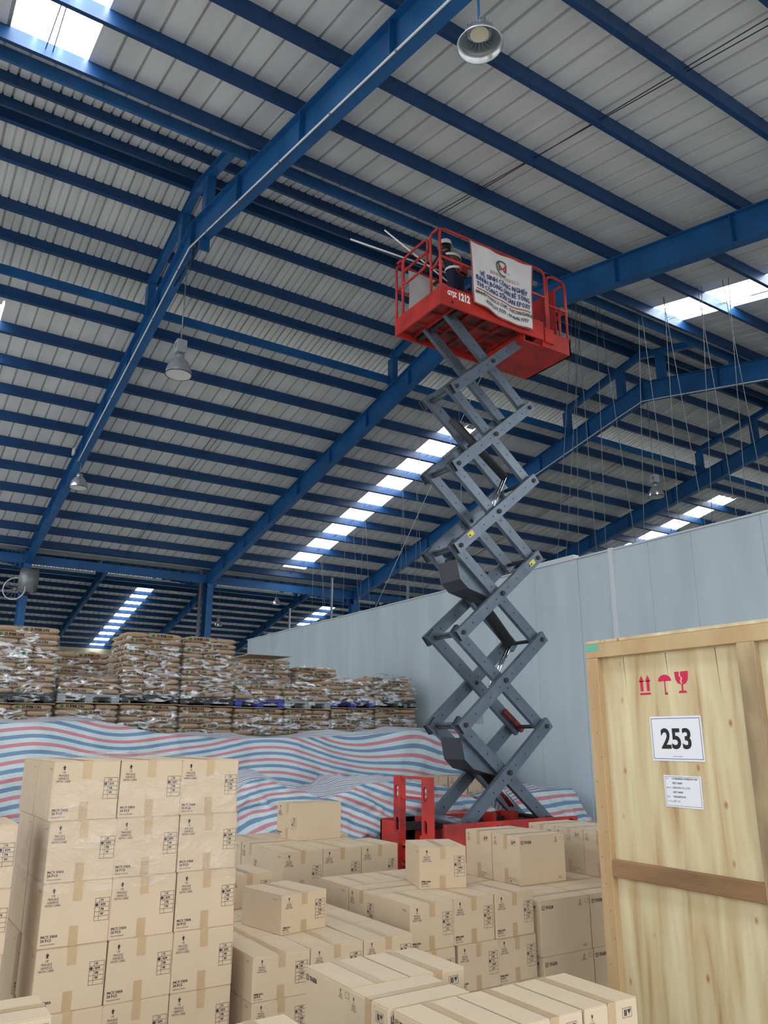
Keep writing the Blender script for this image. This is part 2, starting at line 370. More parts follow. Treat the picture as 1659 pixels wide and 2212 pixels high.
for k, x in enumerate(XF):
    fr = thing('portal_frame', 'blue steel portal frame '+FR[k], 'steel frame', (x, VAL, 0), 'blue portal frames')
    D = HP-.005
    for (ya, yb, da, db) in ((EAVE0, RID[0], D, D), (RID[0], VAL, D, D+.0)):
        i_rafter(x, ya, yb, zraf(ya), zraf(yb), da, db).build('rafter', 'blue_steel', fr)
    ya, yb = VAL, RID[1]
    i_rafter(x, ya, yb, zraf(ya)-.12, zraf(yb)+.15, D+.12, D-.15).build('rafter', 'blue_steel', fr)
    i_rafter(x, RID[1], EAVE2, zraf(RID[1])+.1, zraf(EAVE2), D-.1, D).build('rafter', 'blue_steel', fr)
    for y in list([-1, 1.5, 4., 6.5, 9., 11.5, 14.0, 16.2, 18.4, 20.6, 22.8, 25., 27.2, 29.2])+[31.6, 32.9, 34.2, 35.6, 37., 38.6, 40.4, 42.5, 45]+[50, 53, 56, 59, 62]:
        b = MB(); z = zraf(y); up_ = .6
        if VAL < y < RID[1]: z -= .1
        b.box(x-.1, x+.1, y-.006, y+.006, z+.016, z+up_-.01); b.build('stiffener', 'blue_steel', fr)
    for yc, zt in ((EAVE0+.25, zraf(EAVE0)+.3), (VAL, zraf(VAL)+.5), (EAVE2-.25, zraf(EAVE2)+.3)):
        b = MB(); hw = .13
        b.box(x-hw, x+hw, yc-.25, yc-.234, 0, zt); b.box(x-hw, x+hw, yc+.234, yc+.25, 0, zt); b.box(x-.006, x+.006, yc-.234, yc+.234, 0, zt)
        b.build('column', 'blue_steel', fr)
    for yr in RID:
        yr += .05
        for s in (-1, 1):
            i_rafter(x, yr, yr+s*3.15, ZM, ZM-S*3.15, .2, .2, .16).build('vent_rafter', 'blue_steel', fr)
            for dy in (.75, 3.05):
                b = MB(); b.box(x-.09, x+.09, yr+s*dy-.12, yr+s*dy+.12, zraf(yr+s*dy)+HP-.02, ZM-S*dy); b.build('vent_post', 'blue_steel', fr)
# valley gutter and downpipe
g = MB(); zg = zraf(VAL)+.62; g.prism([(VAL-.45, zg+.42), (VAL-.43, zg+.42), (VAL-.28, zg+.02), (VAL+.28, zg+.02), (VAL+.43, zg+.42), (VAL+.45, zg+.42), (VAL+.3, zg), (VAL-.3, zg)], XA, XB, 'x')
tag(g.build('valley_gutter', 'galvanised'), 'galvanised valley gutter between the two roofs', 'gutter')
g = MB()
for yy in (VAL-.02,): g.box(XA, XB, yy-.05, yy+.05, zraf(VAL)+.1, zraf(VAL)+.42)
tag(g.build('eaves_beam', 'blue_steel'), 'blue eaves beam along the valley columns', 'beam')
for i, x in enumerate((XF[2]+7,)):
    b = MB(); b.tube([(x-.3, VAL+.05, 0), (x-.3, VAL+.05, zraf(VAL)+.6)], .075, 12)
    tag(b.build('downpipe', 'galvanised', smooth=True), 'grey rainwater downpipe beside blue column', 'pipe')

# far end walls
b = MB(); b.box(XA, XB, EAVE2+.1, EAVE2+.3, 0, 3.6); wl = b.build('wall_back', 'far_green'); tag(wl, 'green lower wall at the far end of the hall', kind='structure')
b = MB(); b.box(XA, XB, EAVE2+.1, EAVE2+.3, 3.6, zraf(EAVE2)+.9); tag(b.build('wall_back_upper', 'far_cream'), 'cream upper cladding at the far end', kind='structure')
b = MB(); b.box(XB, XB+.2, EAVE0, EAVE2, 0, 14.2); tag(b.build('wall_end', 'far_cream'), 'end wall far along the hall', kind='structure')

b = MB(); b.box(XA-.3, XA-.1, 2.5, 8.5, 0, 12.2); tag(b.build('wall_light_block', 'far_cream'), 'unseen added wall that shades the carton sides', kind='structure')  # added out of view, its span set to shade the cartons' side faces
b = MB(); b.box(XA-.3, XA-.1, 27., EAVE2, 0, 14.2); tag(b.build('wall_light_block_far', 'far_cream'), 'unseen added end wall of the far hall', kind='structure')  # rest of the added wall; the gap before it lets daylight in

# grey sandwich-panel partition, every panel a part
XW = 11.0; WT = 3.28+H
wall = struct('wall_right', (XW, 0, 0), 'grey sandwich panel partition wall behind the lift')
seams = [25.64]
while seams[-1] > 10.3: seams.append(seams[-1]-1.187)
seams = seams[:-1]+[10.23, 9.4, 8.6, 7.74, 6.51, 5.3, 4.1, 2.9, 1.7, .5, -.7]
for i in range(len(seams)-1):
    a, c = seams[i+1]+.002, seams[i]-.002
    pro = -.012 if a > 9.3 and c > 10.3 else 0.
    b = MB(); b.cbox(XW+pro, XW+.1, a, c, 0, WT, .003); b.build('panel', 'wall_panel', wall)
b = MB(); b.box(XW-.03, XW+.14, 5.0-5.7, 9.36, WT, WT+.03); b.box(XW-.045, XW+.14, 9.45, 25.66, WT, WT+.025); b.build('top_trim', 'wall_trim', wall)
b = MB(); b.box(XW-.03, XW, 9.36, 9.46, 0, WT+.05); b.build('cover_strip', 'wall_trim', wall)
b = MB(); b.box(XW-.02, XW+.12, 10.3, 11.6, WT+.03, WT+.1); b.build('cap_plate', 'wall_trim', wall)

b = MB(); b.box(XW+.1, 32., .2, 25.62, WT-.38, WT-.28); tag(b.build('ceiling_coldroom', 'low_bounce_panel'), 'darkened top of the panel room behind the grey wall', kind='structure')  # out of view; dark colour chosen to lessen bounce onto the roof

# ================================================================== SCISSOR LIFT
LY0, LY1 = 8.14, 9.28
lift = thing('scissor_lift', 'red scissor lift raised high on grey folding arms', 'lift', (7.4, 8.8, 0))
ZB = -1.0+H                                           # top of the chassis
def lp(name, m, b, smooth=False, parent=None): return b.build(name, m, parent or lift, smooth)
b = MB(); b.box(6.155, 8.42, LY0, LY0+.03, ZB-.62, ZB); b.box(6.155, 8.42, LY1-.03, LY1, ZB-.62, ZB); b.box(6.1, 8.42, LY0+.03, LY1-.03, ZB-.64, ZB-.58)
b.box(8.39, 8.42, LY0+.03, LY1-.03, ZB-.58, ZB-.05); b.box(5.95, 6.155, LY0+.02, LY1, ZB-.30, ZB-.27); b.box(5.95, 5.98, LY0+.3, LY1, ZB-.45, ZB-.27)
b.box(5.97, 6.0, 8.95, LY1, ZB-.62, ZB-.02); b.box(5.97, 6.5, LY1-.03, LY1, ZB-.62, ZB); b.box(5.97, 6.155, LY0+.3, LY1-.03, ZB-.62, ZB-.59)
b.box(8.0, 8.06, LY1-.35, LY1-.03, ZB-.2, ZB+.02); b.box(7.6, 7.66, LY1-.35, LY1-.03, ZB-.2, ZB+.02); ch = lp('chassis', 'lift_red', b)
b = MB(); b.box(6.0, 6.06, LY0+.04, LY1-.04, ZB-.42, ZB-.33); b.box(6.2, 8.38, LY0+.05, LY0+.12, ZB-.16, ZB-.06); b.box(6.2, 8.38, LY1-.12, LY1-.05, ZB-.16, ZB-.06); b.build('slide_rail', 'lift_dark', lift)
b = MB(); b.box(6.98, 7.02, LY0-.004, LY0, ZB-.16, ZB-.05); b.box(7.05, 7.09, LY0-.004, LY0, ZB-.16, ZB-.05); b.build('paint_mark', 'banner_blue', ch)
b = MB(); b.box(8.26, 8.33, LY0-.004, LY0, ZB-.11, ZB-.03); b.build('lifting_slot', 'black', ch)
for x in (6.2, 8.1):
    for y, s in ((LY0, -1), (LY1, 1)):
        b = MB(); b.lathe([(.02, -.07), (.2, -.07), (.215, -.04), (.215, .04), (.2, .07), (.02, .07)], (0, 0, 0), 20)
        wv = [(x+p[0], y+s*.0+p[2]*1.0, .215+p[1]) for p in b.v]; b2 = MB(); b2.add(wv, b.f); wo = lp('wheel', 'tyre', b2, True)
        b = MB(); b.lathe([(.0, -.075), (.12, -.075), (.12, .075), (0, .075)], (0, 0, 0), 16); b2 = MB(); b2.add([(x+p[0], y+p[2], .215+p[1]) for p in b.v], b.f); b2.build('hub', 'steel', wo)
# ladder at the end
lad = thing('lad', '', '')
bpy.data.objects.remove(lad)
XL = 5.92; ly = (8.19, 8.80); lz0, lz1 = ZB-.62, -.45+H
def slotted(y):
    b = MB(); pw = .075; x0, x1 = XL-.012, XL+.012
    # flat bar with two rounded holes: built as frames round each hole
    zs = [lz0, ZB-.12, ZB+.06, -.62+H-.12, -.62+H+.06, lz1]
    b.box(x0-.03, x1, y-pw, y+pw, zs[0], zs[1]); b.box(x0, x1, y-pw, y+pw, zs[2], zs[3]); b.box(x0, x1, y-pw, y+pw, zs[4], zs[5])
    for a, c in ((zs[1], zs[2]), (zs[3], zs[4])):
        b.box(x0, x1, y-pw, y-.035, a, c); b.box(x0, x1, y+.035, y+pw, a, c)
        for s in (-1, 1):
            for top in (0, 1):
                zc = c if top else a; zz = zc-.03 if top else zc+.03
                b.prism([(y+s*.035, zz), (y+s*.035, zc), (y, zc)], x0, x1, 'x')
    b.box(x1, x1+.06, y-pw, y-pw+.012, lz0, lz1)
    return b
lr = lp('ladder', 'lift_red', slotted(ly[0])); o2 = lp('ladder_rail', 'lift_red', slotted(ly[1]), parent=lr)
for z in (lz1-.03, ZB+.28, ZB-.27, ZB-.5):
    b = MB(); b.box(XL, XL+.05, ly[0], ly[1], z, z+.03); lp('rung', 'lift_red', b, parent=lr)
# scissor arms
XLP, XRP = 6.745, 8.205; Z0 = -1.046+H; DZ = 1.22
def zj(j): return Z0+DZ*j
def arm(xa, za, xb, zb, y, name='scissor_arm'):
    b = MB(); d = Vector((xb-xa, 0, zb-za)).normalized(); e = .09
    pa = Vector((xa, y, za))-d*e; pb = Vector((xb, y, zb))+d*e; n = Vector((-d.z, 0, d.x))
    hw, hh, t = .036, .082, .006
    # hollow rectangular tube
    def ring(p, a, c): return [p+Vector((0, i*a, 0))+n*(j*c) for i, j in ((-1,-1),(1,-1),(1,1),(-1,1))]
    vs = ring(pa, hw, hh)+ring(pb, hw, hh)+ring(pa, hw-t, hh-t)+ring(pb, hw-t, hh-t)
    fs = []
    for k in range(4):
        q = (k+1) % 4
        fs += [(k, q, 4+q, 4+k), (8+q, 8+k, 12+k, 12+q), (q, k, 8+k, 8+q), (4+k, 4+q, 12+q, 12+k)]
    b.add(vs, fs); o = b.build(name, 'lift_grey', lift)
    hb = MB()
    for t_ in (.12, .3, .42, .58, .7, .88):
        p = Vector((xa, y-hw-.001, za)).lerp(Vector((xb, y-hw-.001, zb)), t_)
        hb.add([(p.x+.012*cos(a), p.y, p.z+.012*sin(a)) for a in [2*pi*q/8 for q in range(8)]], [tuple(range(8))])
    hb.build('bolt_holes', 'black', o); return o
YO, YI = (8.45, 9.19), (8.55, 9.09)
def pin(x, z, y0, y1, r=.03, m='lift_dark', n='pin'):
    b = MB(); b.tube([(x, y0, z), (x, y1, z)], r, 10); b.build(n, m, lift, True)
for j in range(6):
    for y in YO: arm(XLP, zj(j), XRP, zj(j+1), y)
    for y in YI: arm(XLP, zj(j+1), XRP, zj(j), y)
    xm, zm = (XLP+XRP)/2, zj(j)+DZ/2
    for ya, yb in ((YO[0]-.06, YI[0]+.05), (YI[1]-.05, YO[1]+.06)): pin(xm, zm, ya, yb)
    b = MB(); b.tube([(xm, YO[0]-.065, zm), (xm, YO[0]-.045, zm)], .036, 6); b.build('pin_nut', 'lift_dark', lift)
for j in range(7):
    for x in (XLP, XRP):
        pin(x, zj(j), YO[0]-.05, YO[1]+.05, .028)
        b = MB(); b.tube([(x, YO[0]-.06, zj(j)), (x, YO[0]-.04, zj(j))], .033, 6); b.build('pin_nut', 'lift_dark', lift)
    if j in (1, 2, 3, 4, 5):
        b = MB(); b.tube([(XLP+.02, YI[0]+.03, zj(j)), (XLP+.02, YI[1]-.03, zj(j))], .045, 10); b.build('cross_tube', 'lift_grey', lift, True)
b = MB(); b.tube([(XLP, YO[0], zj(0)+.01), (XLP, YO[1], zj(0)+.01)], .06, 12); b.build('cross_tube', 'lift_grey', lift, True)
# hydraulic cylinders
def cyl(p0, p1, p2, rb=.065, rr=.03):
    b = MB(); b.tube([p0, p1], rb, 14); c = b.build('hydraulic_cylinder', 'lift_dark', lift, True)
    for dy in (-.03, .03):
        b = MB(); b.tube([Vector(p1)+Vector((0, dy, 0)), Vector(p2)+Vector((0, dy, 0))], rr*.7, 12); b.build('piston_rod', 'chrome', c, True)
YC = 8.82
cyl((6.95, YC, zj(5)-.35), (7.98, YC, zj(4)+.12), (7.6, YC, zj(3)+.62))
cyl((6.85, YC, zj(3)-.1), (7.95, YC, zj(2)-.05), (7.55, YC, zj(1)+.55), .085, .034)
cyl((6.95, YC, zj(1)-.2), (7.6, YC, zj(0)+.42), (7.85, YC, zj(0)+.15), .085, .034)
for jb, dz in ((3, 0), (1, 0)):
    for y in (YI[0]+.05, YI[1]-.05):
        b = MB(); z = zj(jb)
        pts = [(6.70, z-.02), (6.80, z-.16), (6.86, z-.44), (7.0, z-.56), (7.42, z-.66), (7.2, z-.40), (6.86, z+.02)]
        b.prism(pts, y-.01, y+.01, 'y'); b.build('cylinder_bracket', 'lift_grey', lift)
    b = MB(); pts = [Vector((6.80, 0, zj(jb)-.16)), Vector((6.86, 0, zj(jb)-.44)), Vector((7.0, 0, zj(jb)-.56)), Vector((7.42, 0, zj(jb)-.66))]
    for q in range(3): b.add([(pts[q].x, YI[0]+.05, pts[q].z), (pts[q+1].x, YI[0]+.05, pts[q+1].z), (pts[q+1].x, YI[1]-.05, pts[q+1].z), (pts[q].x, YI[1]-.05, pts[q].z)], [(0,1,2,3)])
    b.build('bracket_plate', 'lift_bracket', lift)
b = MB(); d0 = Vector((7.96, YI[1]-.07, zj(2)-1.0)); d1 = Vector((8.30, YI[1]-.07, zj(2)-1.27)); b.beam(d0, d1, .05, .075, (0, 1, 0)); b.build('safety_prop', 'lift_grime', lift)
b = MB(); b.box(7.05, 7.16, YO[0]+.1, YO[0]+.12, zj(1)+.02, zj(1)+.22); b.build('bracket_tab', 'galvanised', lift)
b = MB(); b.beam((7.6, YI[1], zj(0)+.95), (8.02, YI[1]+.02, zj(0)+.62), .02, .03); b.build('limit_arm', 'lift_dark', lift)
for x, z in ((6.93, zj(3)+.19), (8.09, zj(3)-.09)):
    n = Vector((XRP-XLP, 0, DZ)).normalized(); q = Vector((-n.z, 0, n.x)); p = Vector((x, YO[0]-.0375, z))
    b = MB(); b.add([p+n*i*.06+q*k*.035 for i, k in ((-1,-1),(1,-1),(1,1),(-1,1))], [(0,1,2,3)]); b.build('warning_label', 'yellow_label', lift)
    b = MB(); b.add([p+Vector((0,-.001,0))+n*i*.02+q*k*.02 - n*.03 for i, k in ((-1,-1),(1,-1),(0,1))], [(0,1,2)]); b.build('warning_mark', 'ink', lift)
# platform
PX0, PX1, PX2, PY0, PY1 = 6.31, 8.40, 9.02, 8.2, 9.42; PZ = 6.2+H; PF = PZ+.12; RT = 7.52+H
pl = thing('tmp', '', ''); bpy.data.objects.remove(pl)
b = MB(); b.box(PX0, PX1, PY0, PY0+.03, PZ, PZ+.33); deck = lp('platform_side', 'lift_red', b)
b = MB(); b.box(PX0, PX1, PY1-.03, PY1, PZ, PZ+.33); lp('platform_side', 'lift_red', b)
b = MB(); b.box(PX0, PX0+.03, PY0+.03, PY1-.03, PZ, PZ+.30); lp('platform_end', 'lift_red', b)
b = MB(); b.box(PX0+.03, PX1, PY0+.03, PY1-.03, PF-.015, PF); fl_ = lp('platform_floor', 'lift_grime', b)
for x in (6.62, 6.95, 7.28, 7.61, 7.94, 8.27):
    b = MB(); b.box(x, x+.04, PY0+.03, PY1-.03, PF-.06, PF-.015); lp('floor_beam', 'lift_grime', b)
for y in (8.6, 8.98):
    b = MB(); b.box(PX0+.05, PX1, y, y+.03, PF-.05, PF-.016); lp('floor_beam', 'lift_grime', b)
b = MB(); b.tube([(XLP, PY0+.06, PZ+.05), (XLP, PY1-.06, PZ+.05)], .04, 10); lp('cross_tube', 'lift_dark', b, True)
EY1 = PY1-.14
b = MB(); b.box(PX1-.02, PX2, PY0+.02, PY0+.05, PZ-.1, PZ+.2); b.box(PX1-.02, PX2, EY1-.03, EY1, PZ-.1, PZ+.2); b.box(PX2-.03, PX2, PY0+.02, EY1, PZ-.1, PZ+.24)
b.box(8.0, PX2, PY0+.05, EY1-.03, PZ-.1, PZ-.08); b.box(8.0, 8.03, PY0+.05, EY1-.03, PZ-.08, PZ+.08); lp('extension_deck', 'lift_red', b)
def rail(pts, r=.022, name='guard_rail'): bb = MB(); bb.tube(pts, r, 8); return lp(name, 'lift_red', bb, True)
def rnd(pts, r=.12, n=4):
    out = [Vector(pts[0])]
    for i in range(1, len(pts)-1):
        p = Vector(pts[i]); a = (Vector(pts[i-1])-p).normalized(); c = (Vector(pts[i+1])-p).normalized()
        for k in range(n+1):
            t = k/n; out.append((p+a*r)*(1-t)**2+p*2*t*(1-t)+(p+c*r)*t**2)
    out.append(Vector(pts[-1])); return out
zf = PZ+.3; zm = RT-.5
rail(rnd([(PX0+.02, PY0+.02, zf-.25), (PX0+.02, PY0+.02, RT), (PX1+.1, PY0+.02, RT), (PX1+.1, PY0+.02, PZ+.1)]))
rail([(PX0+.02, PY0+.02, zm), (PX1+.1, PY0+.02, zm)])
rail([(7.3, PY0+.02, zf-.1), (7.3, PY0+.02, RT)])
rail(rnd([(PX0+.02, PY1-.02, zf-.25), (PX0+.02, PY1-.02, RT), (PX1+.1, PY1-.02, RT), (PX1+.1, PY1-.02, PZ+.1)]))
rail([(PX0+.02, PY1-.02, zm), (PX1+.1, PY1-.02, zm)])
rail([(7.3, PY1-.02, zf-.1), (7.3, PY1-.02, RT)])
rail(rnd([(PX0+.02, PY0+.05, RT), (PX0+.02, PY0+.26, RT), (PX0+.02, PY0+.26, zf-.1)], .07))
rail(rnd([(PX0+.02, PY0+.02, zm-.02), (PX0+.02, PY0+.12, zm-.1), (PX0+.02, PY0+.26, zm-.12)], .06))
rail(rnd([(PX0+.02, PY1-.05, RT), (PX0+.02, PY1-.2, RT), (PX0+.02, PY1-.2, zf-.1)], .07))
rail([(PX0+.02, PY1-.02, zm), (PX0+.02, PY1-.2, zm)])
gy0, gy1 = PY0+.31, PY1-.25
gate = rail(rnd([(PX0, gy0, RT-.25), (PX0, gy0, RT-.03), (PX0, gy1, RT-.03), (PX0, gy1, RT-.52), (PX0, gy0+.06, RT-.52), (PX0, gy0, RT-.25)], .09), .02, 'gate')
bb = MB(); bb.beam((PX0, gy0, RT-.27), (PX0, gy1, RT-.27), .02, .045, (1, 0, 0)); lp('gate_bar', 'lift_red', bb, parent=gate)
rail(rnd([(PX1+.16, PY0+.04, PZ+.12), (PX1+.16, PY0+.04, RT-.04), (PX2-.03, PY0+.04, RT-.04), (PX2-.03, PY0+.04, PZ+.15)], .14))
rail([(PX1+.16, PY0+.04, RT-.6), (PX2-.03, PY0+.04, RT-.6)])
rail(rnd([(PX1+.16, PY1-.04, PZ+.12), (PX1+.16, PY1-.04, RT-.04), (PX2-.03, PY1-.04, RT-.04), (PX2-.03, PY1-.04, PZ+.15)], .14))
rail([(PX1+.16, PY1-.04, RT-.6), (PX2-.03, PY1-.04, RT-.6)])
rail([(PX2-.03, PY0+.04, RT-.06), (PX2-.03, PY1-.04, RT-.06)]); rail([(PX2-.03, PY0+.04, RT-.6), (PX2-.03, PY1-.04, RT-.6)])
rail([(PX2-.2, PY0+.04, PZ+.12), (PX2-.2, PY0+.04, RT-.6)])
b = MB(); b.box(PX2-.06, PX2-.045, PY0+.25, PY1-.05, PZ+.25, RT-.08); lp('end_board', 'lift_red', b)
b = MB(); b.box(8.42, 8.62, PY0-.01, PY0+.015, PZ-.02, PZ+.24); lp('mounting_plate', 'lift_red', b)
mk = MB(); g = text2d('GTJZ', .105, 0, 'LEFT', .74, .005, 2); g2 = text2d('1212', .165, 0, 'LEFT', .70, .009, 2)
mk.flat(g, lambda x, y: (6.435+x, PY0-.004, PZ+.185+y)); mk.flat(g2, lambda x, y: (6.635+x, PY0-.004, PZ+.165+y)); mk.build('model_lettering', 'white_plain', deck)
mk = MB(); mk.flat(disc2d(6.53, 0, .022), lambda x, y: (x, PY0-.003, PZ+.08+y)); mk.build('access_hole', 'black', deck)

# banner on the platform rail
def ban_pt(u, v, dy=0.):
    # u 0..1 left to right, v 0..1 top to bottom
    sag = .035*sin(pi*u)*(1-v)
    x = 6.862+.05*v*(1-u)+(1.325-.09*v)*u
    z = 7.49-sag-v*(1.10+.14*u+.05*sin(pi*u*1.0)*v)+H
    y = 8.165+.018*sin(9*u+3*v)*v+.012*sin(17*u-5*v)-.02*v
    return (x, y+dy, z)
ban = thing('banner', 'white vinyl banner with red border tied to the lift rail', 'banner', ban_pt(.5, 1))
nx, nz = 24, 18; b = MB()
for face in (0, 1):
    b.add([ban_pt(i/nx, j/nz, .003*face) for j in range(nz+1) for i in range(nx+1)], [(j*(nx+1)+i, j*(nx+1)+i+1, (j+1)*(nx+1)+i+1, (j+1)*(nx+1)+i) for j in range(nz) for i in range(nx)])
b.build('sheet', 'banner_white', ban, True)
b = MB()
for (ua, va, ub, vb) in ((0, 0, 1, .018), (0, 0, .014, 1), (.986, 0, 1, 1), (0, .985, 1, 1)):
    n = 16; hor = (ub-ua) > (vb-va)
    for q in range(n):
        if hor: c = (ua+(ub-ua)*q/n, va, ua+(ub-ua)*(q+1)/n, vb)
        else: c = (ua, va+(vb-va)*q/n, ub, va+(vb-va)*(q+1)/n)
        b.add([ban_pt(c[0], c[1], -.006), ban_pt(c[2], c[1], -.006), ban_pt(c[2], c[3], -.006), ban_pt(c[0], c[3], -.006)], [(0,1,2,3)])
b.build('border', 'banner_red', ban)
def ban_text(t, u, v, size, m, bold=.003, sx=.8, al='CENTER', nm='lettering'):
    b = MB(); b.flat(text2d(t, size, bold, al, sx), lambda x, y: ban_pt(u+x/1.3, v-y/1.12, -.012)); b.build(nm, m, ban)
b = MB()
for k in range(18):
    a0, a1 = radians(55+k*14.5), radians(55+(k+1)*14.5); r0, r1 = .118, .14
    if k == 17: continue
    b.flat(poly2d([(r0*cos(a0), r0*sin(a0)), (r1*cos(a0), r1*sin(a0)), (r1*cos(a1), r1*sin(a1)), (r0*cos(a1), r0*sin(a1))]), lambda x, y: ban_pt(.5+x/1.3, .24-y/1.12, -.012))
b.build('logo_ring', 'banner_green', ban)
ban_text('bd', .50, .285, .215, 'banner_red', .006, .85, nm='logo_letters')
ban_text('o', .60, .30, .07, 'banner_brown', .001, .9, nm='logo_letters')
ban_text('BINHDUONGCO', .53, .405, .085, 'banner_brown', .0, .95)
ban_text('VỆ SINH CÔNG NGHIỆP', .52, .515, .116, 'banner_blue')
ban_text('ĐÁNH BÓNG SÀN BÊ TÔNG', .5, .615, .116, 'banner_blue', .003, .78)
ban_text('THI CÔNG SƠN SÀN EPOXY', .5, .715, .116, 'banner_blue', .003, .78)
b = MB()
for q in range(14): b.add([ban_pt(.05+.9*q/14, .745, -.01), ban_pt(.05+.9*(q+1)/14, .745, -.01), ban_pt(.05+.9*(q+1)/14, .758, -.01), ban_pt(.05+.9*q/14, .758, -.01)], [(0,1,2,3)])
b.build('rule_line', 'banner_red', ban)
ban_text('BINHDUONGCO.COM - THICONGSAN.VN', .52, .835, .082, 'banner_black', .002, .8)
ban_text('0274.219.7779 - 09.4646.9797', .54, .925, .085, 'banner_black', .002, .9)
# second banner on the back rail, seen through the gate
b2 = thing('banner', 'pale banner hung on the back rail, seen through the gate', 'banner', (7.0, PY1-.05, PZ+.4))
b = MB(); vs = []
for f_ in (0, .004):
    vs = [(6.55+.9*i/10, PY1-.06+.012*sin(i*1.3+j)+f_, PZ+.25+1.02*j/8) for j in range(9) for i in range(11)]
    b.add(vs, [(j*11+i, j*11+i+1, (j+1)*11+i+1, (j+1)*11+i) for j in range(8) for i in range(10)])
b.build('sheet', 'banner_white', b2, True)
b = MB(); b.box(7.42, 7.45, PY1-.085, PY1-.075, PZ+.25, PZ+1.27); b.build('border', 'banner_red', b2)
b = MB(); b.flat(text2d('P', .12, .004), lambda x, y: (6.62+x, PY1-.085, PZ+.36+y)); b.build('lettering', 'banner_blue', b2)

# long poles resting on the gate
for pts, r, lab in (([(5.80, 8.95, 7.70+H), (7.2, 8.98, 7.18+H), (7.75, 8.99, 6.98+H)], .013, 'thin white pole sticking up over the platform gate'),
                    ([(5.33, 9.2, 7.50+H), (6.5, 9.2, 7.545+H), (7.4, 9.2, 7.57+H)], .014, 'long pale pole reaching out over the platform end')):
    b = MB(); b.tube(pts, r, 8); o = b.build('pole', 'white_paint', None, True); tag(o, lab, 'pole', 'cleaning poles on the lift')

# worker on the platform
def skin_mesh(name, joints, edges, m, sub=2):
    me = bpy.data.meshes.new(name); me.from_pydata([j[0] for j in joints], edges, []); o = bpy.data.objects.new(name, me); COL.objects.link(o)
    mo = o.modifiers.new('skin', 'SKIN'); mo.use_smooth_shade = True
    for i, v in enumerate(me.skin_vertices[0].data): r = joints[i][1]; v.radius = (r, r) if not isinstance(r, tuple) else r
    me.skin_vertices[0].data[0].use_root = True
    s_ = o.modifiers.new('sub', 'SUBSURF'); s_.levels = sub; s_.render_levels = sub
    dg = bpy.context.evaluated_depsgraph_get(); nm = bpy.data.meshes.new_from_object(o.evaluated_get(dg)); nm.materials.clear(); nm.materials.append(MATS[m])
    bpy.data.objects.remove(o); nm.name = name; return nm
WX, WY = 7.07, 8.76
per = thing('person', 'worker in white helmet and striped safety vest standing on the lift platform', 'person', (WX, WY, PF), None, radians(16))
J = [((0, 0, .80), (.14, .11)), ((0, .03, 1.0), (.15, .11)), ((0, .09, 1.22), (.17, .12)), ((0, .13, 1.32), (.10, .09)), ((0, .17, 1.39), .055), ((0, .20, 1.44), .06),
     ((.10, 0, .74), .09), ((.11, .06, .42), .075), ((.12, -.01, .06), .05), ((.12, .10, .035), .045), ((-.10, 0, .74), .09), ((-.11, .06, .42), .075), ((-.12, -.01, .06), .05), ((-.12, .10, .035), .045),
     ((.19, .12, 1.27), .065), ((.27, .22, 1.05), .05), ((.18, .38, 1.06), .04), ((.16, .44, 1.07), .035), ((-.19, .12, 1.27), .065), ((-.27, .24, 1.08), .05), ((-.20, .40, 1.14), .04), ((-.18, .46, 1.16), .035)]
Ed = [(0,1),(1,2),(2,3),(3,4),(4,5),(0,6),(6,7),(7,8),(8,9),(0,10),(10,11),(11,12),(12,13),(2,14),(14,15),(15,16),(16,17),(2,18),(18,19),(19,20),(20,21)]
link('body', skin_mesh('body', J, Ed, 'trousers'), per)
V = [((0, .0, .82), (.165, .135)), ((0, .03, 1.0), (.172, .135)), ((0, .09, 1.2), (.19, .145)), ((0, .125, 1.31), (.15, .11)), ((0, .15, 1.36), (.075, .075))]
link('safety_vest', skin_mesh('vest', V, [(0,1),(1,2),(2,3),(3,4)], 'hivis'), per)
b = MB(); b.lathe([(.0, -.115), (.045, -.11), (.068, -.07), (.078, 0), (.08, .05), (.06, .1), (0, .12)], (0, .215, 1.50), 16)
hd = b.build('head', 'skin', per, True, True)
b = MB(); b.lathe([(.083, -.04), (.085, .03), (.07, .09), (0, .12)], (0, .205, 1.50), 16); b.build('hair', 'hair', hd, True, True)
b = MB(); b.tube([(0, .29, 1.50), (0, .315, 1.485)], [.018, .012], 8); b.build('nose', 'skin', hd, True, True)
for s in (-1, 1):
    b = MB(); b.tube([(s*.078, .215, 1.475), (s*.088, .21, 1.515)], [.014, .016], 8); b.build('ear', 'skin', hd, True, True)
b = MB(); b.lathe([(.135, -.005), (.125, .0), (.112, .012), (.11, .06), (.09, .105), (.05, .13), (0, .138)], (0, .21, 1.54), 20); b.build('helmet', 'helmet', per, True, True)
for i, (z, ry, yc) in enumerate(((.98, .155, .03), (1.25, .165, .105))):
    b = MB(); n = 24
    rx = .19 if i else .182
    b.add([(rx*cos(2*pi*k/n), yc+ry*sin(2*pi*k/n), z+dz) for dz in (-.022, .022) for k in range(n)], [(k, (k+1)%n, n+(k+1)%n, n+k) for k in range(n)]); b.build('reflective_band', 'reflective', per, False, True)
b = MB(); b.cbox(-.1, .1, -.17, -.12, .88, 1.06, .02); b.build('waist_pouch', 'banner_red', per, False, True)
